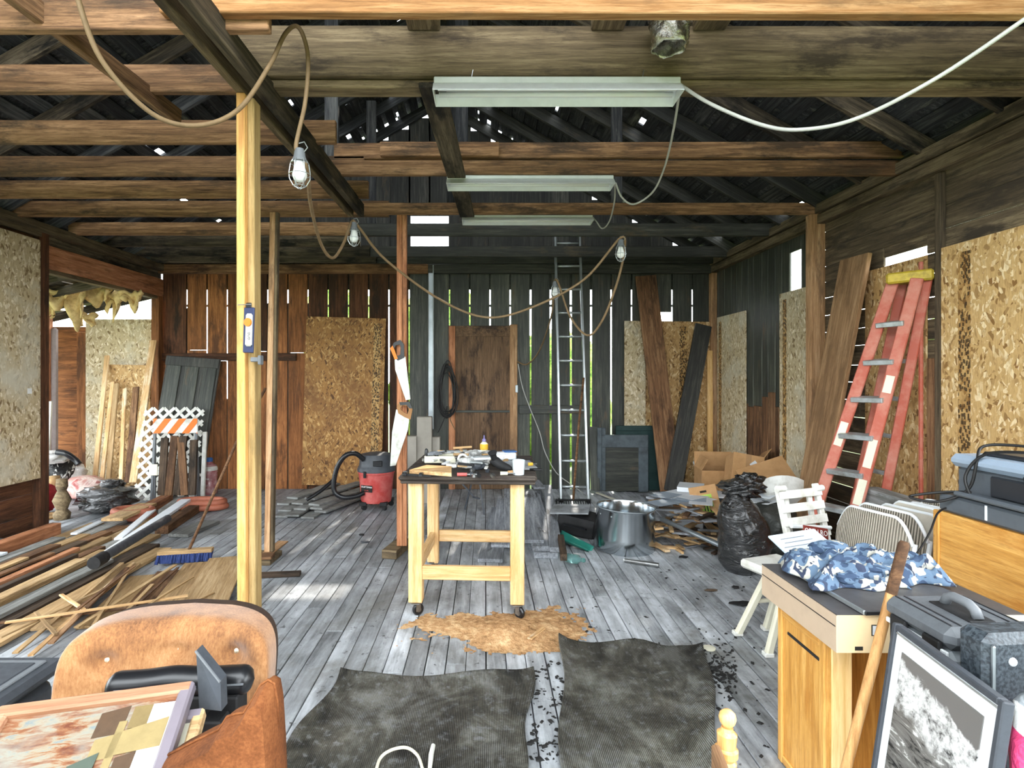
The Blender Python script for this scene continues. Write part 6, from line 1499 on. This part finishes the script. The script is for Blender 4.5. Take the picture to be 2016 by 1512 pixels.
for k in range(420):      # soot crumbs around the mats
    r_ = rr.random()
    if r_ < .4: q = F(rr.uniform(1385, 1450), rr.gauss(1320, 34))
    elif r_ < .7: q = F(rr.uniform(1040, 1112), rr.uniform(1300, 1500))
    else: q = F(rr.uniform(1120, 1520), rr.uniform(1120, 1500))
    a = rr.uniform(.003, .014) * (1.4 if rr.random() < .1 else 1); m = T(q + V((0, 0, .001))) @ rotm(0, 0, rr.uniform(0, 180))
    b = rr.uniform(.3, .9); h = rr.uniform(.002, .006)
    mb.hexa([m @ V(p) for p in ((-a, -a * b, 0), (a * .8, -a * b * .7, 0), (a, a * b, 0), (-a * .7, a * b * .8, 0), (-a * .6, -a * b * .5, h), (a * .5, -a * b * .4, h), (a * .6, a * b * .5, h), (-a * .4, a * b * .5, h))])
tag(obj('soot_debris', mb, 'soot_dust'), 'black soot crumbs scattered around the rubber mats', 'debris', kind='stuff')
t = thing('lamp_flex', 'white flex loop with a plug lying on the rubber mat', 'cord', F(800, 1500))
obj('flex', MB().tube(spline([F(738, 1545) + V((0, 0, .03)), F(748, 1512) + V((0, 0, .035)), F(770, 1497) + V((0, 0, .04)), F(800, 1492) + V((0, 0, .04)), F(822, 1505) + V((0, 0, .035)), F(832, 1530) + V((0, 0, .03))], 8), .006, 8), 'cream_paint', t, smooth=True)
obj('plug', MB().tube([F(846, 1530) + V((0, 0, .03)), F(849, 1505) + V((0, 0, .04)), F(853, 1490) + V((0, 0, .045))], [.008, .01, .009], 10), 'pale_plastic', t, smooth=.7)
# ================================================================ tan velvet chair with things piled on its seat
s = NT('velvet', .75, spec=.2); n = s.noise(s.coord(rnd=False), 5, 6, .65, .4); fz = s.noise(s.coord((30, 30, 8), rnd=False), 6, 3, .7)
c = s.ramp(s.math('ADD', s.math('MULTIPLY', n, .7), s.math('MULTIPLY', fz, .3)), [(.36, C(96, 60, 34)), (.5, C(148, 102, 62)), (.64, C(180, 134, 90))]); s.base(c); s.bump(fz, .15, .003); s.b.inputs['Sheen Weight'].default_value = .4
t = thing('velvet_chair', 'worn tan velvet button-back chair piled with frames', 'chair', (-.9, 1.4, 0))
cx, cy, w_, zb, zt2 = -.885, 1.56, .545, .40, .815
m = T(cx, cy, 0) @ rotm(0, 1.5, 6)
btn = [(-.17, .72), (.0, .727), (.17, .735), (-.13, .6), (.09, .6), (.25, .6)]
def cushion(u, v):
    # closed cushion: u around the outline seen from the front, v through front to back
    a = 2 * math.pi * u; ca, sa = math.cos(a), math.sin(a)
    ex = .36
    x = math.copysign(abs(ca) ** ex, ca) * w_ / 2; z = math.copysign(abs(sa) ** ex, sa) * (zt2 - zb) / 2 + (zb + zt2) / 2
    return x, z
N1, N2 = 72, 26; mb = MB(); vs = []
for j in range(N2):
    tt = j / (N2 - 1)                      # 0 centre front .. 1 rim .. (back handled after)
    for i in range(N1):
        x, z = cushion(i / N1, 0); zc = (zb + zt2) / 2
        r_ = math.sin(tt * math.pi / 2) ** .9 if j else 0
        xx, zz = x * r_, zc + (z - zc) * r_
        d_ = -.075 * math.cos(tt * math.pi / 2) ** .55
        for bx, bz in btn: d_ += .035 * math.exp(-(((xx - bx) / .035) ** 2 + ((zz - bz) / .03) ** 2)) * (1 - tt ** 6)
        lean_ = (zz - zb) * .16
        vs.append(V((xx, d_ + lean_ - .10 * (xx / w_ * 2) ** 2 + .0, zz)))
fs = []
for j in range(N2 - 1):
    for i in range(N1):
        i2 = (i + 1) % N1; fs.append((j * N1 + i, j * N1 + i2, (j + 1) * N1 + i2, (j + 1) * N1 + i))
o_ = len(vs)
for i in range(N1):
    p = vs[(N2 - 1) * N1 + i]; vs.append(p + V((0, .06, 0)))
for i in range(N1):
    i2 = (i + 1) % N1; a_ = (N2 - 1) * N1; fs.append((a_ + i, a_ + i2, o_ + i2, o_ + i))
mb.add(vs, fs); obj('backrest', mb, 'velvet', t, m, smooth=1.0)
vb = MB(); ring = [V((vs[o_ + i].x * .97, vs[o_ + i].y, (vs[o_ + i].z - .63) * .96 + .63)) for i in range(N1)]; vb.add(ring + [p * 1 + V((0, .05, 0)) for p in ring] , [tuple(range(N1)), tuple(range(2 * N1 - 1, N1 - 1, -1))] + [(i, N1 + i, N1 + (i + 1) % N1, (i + 1) % N1) for i in range(N1)])
plain('chair_back_dark', C(54, 40, 32), .7); obj('back_shell', vb, 'chair_back_dark', t, m)
for bx, bz in btn[:4]:
    yb = -.035 + (bz - zb) * .16 - .10 * (bx / w_ * 2) ** 2; obj('button', MB().lathe([(.0, .006), (.006, .004), (.008, 0)], 12, m @ T(bx, yb + .006, bz) @ rotm(90, 0, 0)), 'cream_paint', t, smooth=True)
obj('seat', MB().box((0, -.33, .38), (.6, .56, .14), ch=.05), 'velvet', t, m, smooth=1.0)
for x in (-.25, .25):
    for y in (-.55, .0): obj('leg', MB().tube([V((x, y, 0)), V((x, y, .32))], [.016, .024], 10), 'wood_dark', t, m, smooth=.7)
# black handset rest and wedge
t = thing('black_console', 'glossy black plastic bar lying on the tan chair', 'device', P(350, 1372, 1.42))
m = T(P(357, 1344, 1.37)) @ rotm(0, -1, 4)
def barfn(u, v):
    a = 2 * math.pi * v; x = (u * 2 - 1); k = 1 - max(0, abs(x) - .88) / .12; k = max(k, 0) ** .5
    return V((x * .175, .035 * math.cos(a) * (k * .8 + .2 * (k > 0)), (.034 * math.sin(a) + .006 * math.exp(-(x + .1) ** 2 / .08)) * (k * .9 + .1 * (k > 0))))
obj('shell', MB().grid(barfn, 40, 18, cv=True), 'black_plastic', t, m, smooth=True)
for x in (-.12, .03, .14): obj('slot', MB().box((x, -.034, .006), (.04, .003, .004)), 'mid_grey', t, m)
boxobj('base', P(357, 1344, 1.37) + V((0, 0, -.09)), (.3, .06, .14), 'black_matt', t)
mw = T(P(408, 1345, 1.3)) @ rotm(0, 0, 0)
mb = MB(); pts = [P(386, 1281, 1.32), P(434, 1342, 1.28), P(436, 1400, 1.26), P(392, 1395, 1.3)]; mb.hexa([pts[3] + V((0, .03, 0)), pts[2] + V((0, .03, 0)), pts[2], pts[3], pts[0] + V((0, .03, 0)), pts[1] + V((0, .03, 0)), pts[1], pts[0]])
t2 = thing('grey_wedge', 'thin dark grey plastic wedge standing behind the picture frames', 'wedge', P(410, 1400, 1.3)); obj('wedge', mb, 'dark_grey', t2); board('bright_edge', pts[0] + V((0, -.002, 0)), pts[1] + V((0, -.002, 0)), .004, .004, 'mid_grey', (0, 1, 0), t2, ch=0)
boxobj('support', P(414, 1420, 1.29) + V((0, .02, -.08)), (.05, .05, .16), 'black_matt', t2)
# framed paintings leaning back on the chair
def painting(label, tl, tr, slope, length, fw, mats, canvas, name='framed_painting'):
    ux = (tr - tl); W2 = ux.length; ux.normalize(); dn = V((0, -math.cos(slope), -math.sin(slope))); dn = (dn - ux * dn.dot(ux)).normalized(); uy = -dn; uz = ux.cross(uy)
    m = Matrix((ux, uy, uz)).transposed().to_4x4(); m.translation = tl + ux * W2 / 2 + dn * length / 2
    t = thing(name, label, 'picture', m.translation)
    for sx in (-1, 1): obj('frame_side', MB().box((sx * (W2 / 2 - fw / 2), 0, 0), (fw, length, .03), ch=.005), mats[0] if sx < 0 else mats[1], t, m)
    for sy in (-1, 1): obj('frame_rail', MB().box((0, sy * (length / 2 - fw / 2), .001), (W2 - .004, fw, .03), ch=.005), mats[0], t, m)
    cv = obj('canvas', MB().box((0, 0, -.004), (W2 - fw * 1.8, length - fw * 1.8, .008)), canvas, t, m)
    return t, m, W2, cv
wood('frame_pink', C(130, 88, 64), C(170, 126, 98), C(196, 156, 128), vary=.05, bump=.08, rough=.5)
plain('frame_grey', C(120, 112, 120), .45, vary=.08)
s = NT('paint_street', .6); co = s.coord((1, 1, 1), rnd=False); n = s.noise(s.coord((5, 22, 1), rnd=False), 2.5, 6, .7, .6); b = s.noise(co, 7, 4, .6)
c1_ = s.ramp(n, [(.36, C(96, 52, 34)), (.47, C(128, 86, 58)), (.56, C(140, 130, 110)), (.66, C(104, 116, 120))]); s.base(s.mix(s.ramp(b, [(.45, 0.0), (.62, .7)]), c1_, C(132, 134, 126)))
t, m, W2, cv = painting('framed street painting in a pinkish wood frame lying on the tan chair', V((-1.052, 1.215, .775)), V((-.664, 1.283, .793)), .42, .44, .028, ('frame_pink', 'frame_grey'), 'paint_street')
plain('pt_cream', C(144, 126, 84), .6, vary=.1, scale=20); plain('pt_olive', C(122, 104, 66), .6, vary=.1, scale=20); plain('pt_green', C(72, 82, 72), .6, vary=.1, scale=20); plain('pt_brown', C(80, 60, 42), .6, vary=.1, scale=20); plain('pt_sky', C(150, 160, 160), .6, vary=.05, scale=20)
hw = W2 / 2 - .028
for k, (x0, y0, x1, y1, sk, mt) in enumerate(((.02, .12, .075, .175, .01, 'pt_brown'), (.085, .13, .165, .18, .0, 'pt_olive'), (.08, .075, .165, .125, .02, 'pt_cream'), (.03, .07, .078, .115, .01, 'pt_cream'), (.085, .02, .165, .07, .015, 'pt_brown'), (.0, .0, .05, .065, .02, 'pt_green'), (-.09, .0, -.01, .05, .015, 'pt_sky'), (.06, -.05, .165, .015, .01, 'pt_cream'), (-.06, .01, -.035, .04, .0, 'pt_brown'), (.064, .02, .08, .15, .0, 'pt_cream'), (-.16, -.08, .05, -.01, .02, 'pt_sky'))):
    z = .0012 * (k % 3) + .0004
    obj('painted_shape', MB().prism([(x0, y0), (x1, y0 + sk * .3), (x1, y1 + sk), (x0, y1)], z, z + .0008, m), mt, cv)
boxobj('white_margin', (0, 0, 0), (.045, .36, .002), 'white_metal', t, ch=0).matrix_local = MW[t].inverted() @ m @ T(W2 / 2 - .052, 0, .002)
t, m, W2, cv = painting('second framed picture in gilt wood stacked under the street painting', V((-1.0, 1.19, .727)), V((-.63, 1.262, .744)), .42, .42, .024, ('frame_grey', 'wood_tan'), 'cream_paint')
# brown suede over the chair arm
s = NT('suede', .85, spec=.15); n = s.noise(s.coord(rnd=False), 6, 5, .6); fz = s.noise(s.coord(rnd=False), 160, 2, .6); s.base(s.ramp(s.math('ADD', s.math('MULTIPLY', n, .75), s.math('MULTIPLY', fz, .25)), [(.35, C(74, 42, 22)), (.5, C(112, 66, 36)), (.66, C(144, 92, 54))])); s.bump(fz, .3, .003)
t = thing('suede_bag', 'brown suede bag slumped against the pictures on the tan chair', 'bag', P(460, 1512, 1.1))
out = [(300, 1545), (330, 1490), (385, 1462), (430, 1440), (445, 1416), (462, 1410), (478, 1408), (497, 1380), (512, 1352), (526, 1343), (538, 1350), (544, 1385), (547, 1430), (550, 1480), (553, 1560)]
n_ = len(out); Yb = 1.12; vs = []; fs = []
for j in range(7):
    f = j / 6; bul = math.sin(f * math.pi); 
    for x, y in out:
        p = P(x, y, Yb); c_ = P(470, 1520, Yb); q = c_.lerp(p, .9 + .1 * bul); vs.append(V((q.x, Yb - .05 + .11 * f, q.z)))
for j in range(6):
    for i in range(n_ - 1): fs.append((j * n_ + i, j * n_ + i + 1, (j + 1) * n_ + i + 1, (j + 1) * n_ + i))
fs.append(tuple(range(n_ - 1, -1, -1))); fs.append(tuple(6 * n_ + i for i in range(n_)))
obj('body', MB().add(vs, fs), 'suede', t, smooth=.9)
obj('piping', MB().tube([v + V((0, 0, .002)) for v in vs[3 * n_: 4 * n_ - 2]], .003, 6), 'suede', t, smooth=True)
boxobj('bag_base', (P(445, 1512, 1.12).x + .03, 1.1, .34), (.13, .08, .68), 'suede', t, ch=.02)
# dark tote at the edge of the picture
t = thing('storage_tote', 'dark grey plastic tote beside the tan chair', 'tote', (-1.7, 1.6, 0))
boxobj('body', (-1.66, 1.57, .28), (.62, .4, .56), 'dark_grey', t, ch=.03, smooth=.6); boxobj('lid', (-1.66, 1.57, .585), (.66, .44, .04), 'dark_grey', t, ch=.015, smooth=.6); boxobj('lid_rim', (-1.66, 1.57, .607), (.58, .36, .008), 'mid_grey', t, ch=.003); boxobj('lid_panel', (-1.66, 1.57, .61), (.54, .32, .008), 'dark_grey', t, ch=.003)
# ================================================================ shrubs outside, glimpsed through the gaps
s = NT('shrub_leaves', .7); n = s.noise(s.coord(), 7, 6, .7); s.base(s.ramp(n, [(.36, C(70, 110, 34)), (.5, C(150, 190, 74)), (.64, C(206, 228, 120))])); s.bump(n, 1.0, .1)
for k, (x, rx, h, lab) in enumerate(((-.75, .75, 3.3, 'green shrub outside behind the plywood door'), (1.2, .9, 2.4, 'green shrub outside behind the aluminium ladder'), (-2.5, .65, 3.2, 'green shrub outside behind the tall leaning strand board'))):
    t = thing('garden_shrub', lab, 'shrub', (x, 9.6, -.15)); blob('foliage', V((x, 9.6, -.1)), (rx, .6, h / 2), 'shrub_leaves', t, 90 + k, 40, 26, amp=.25); obj('stem', MB().tube([V((x, 9.6, -.2)), V((x, 9.6, .6))], .06, 8), 'wood_brown', t)
q = V((5.0, 5.3, -.1)); t = thing('garden_shrub', 'green shrub outside behind the side wall slot', 'shrub', q); blob('foliage', q, (.6, 1.2, 1.2), 'shrub_leaves', t, 97, 40, 26, amp=.25); obj('stem', MB().tube([q, q + V((0, 0, .6))], .06, 8), 'wood_brown', t)
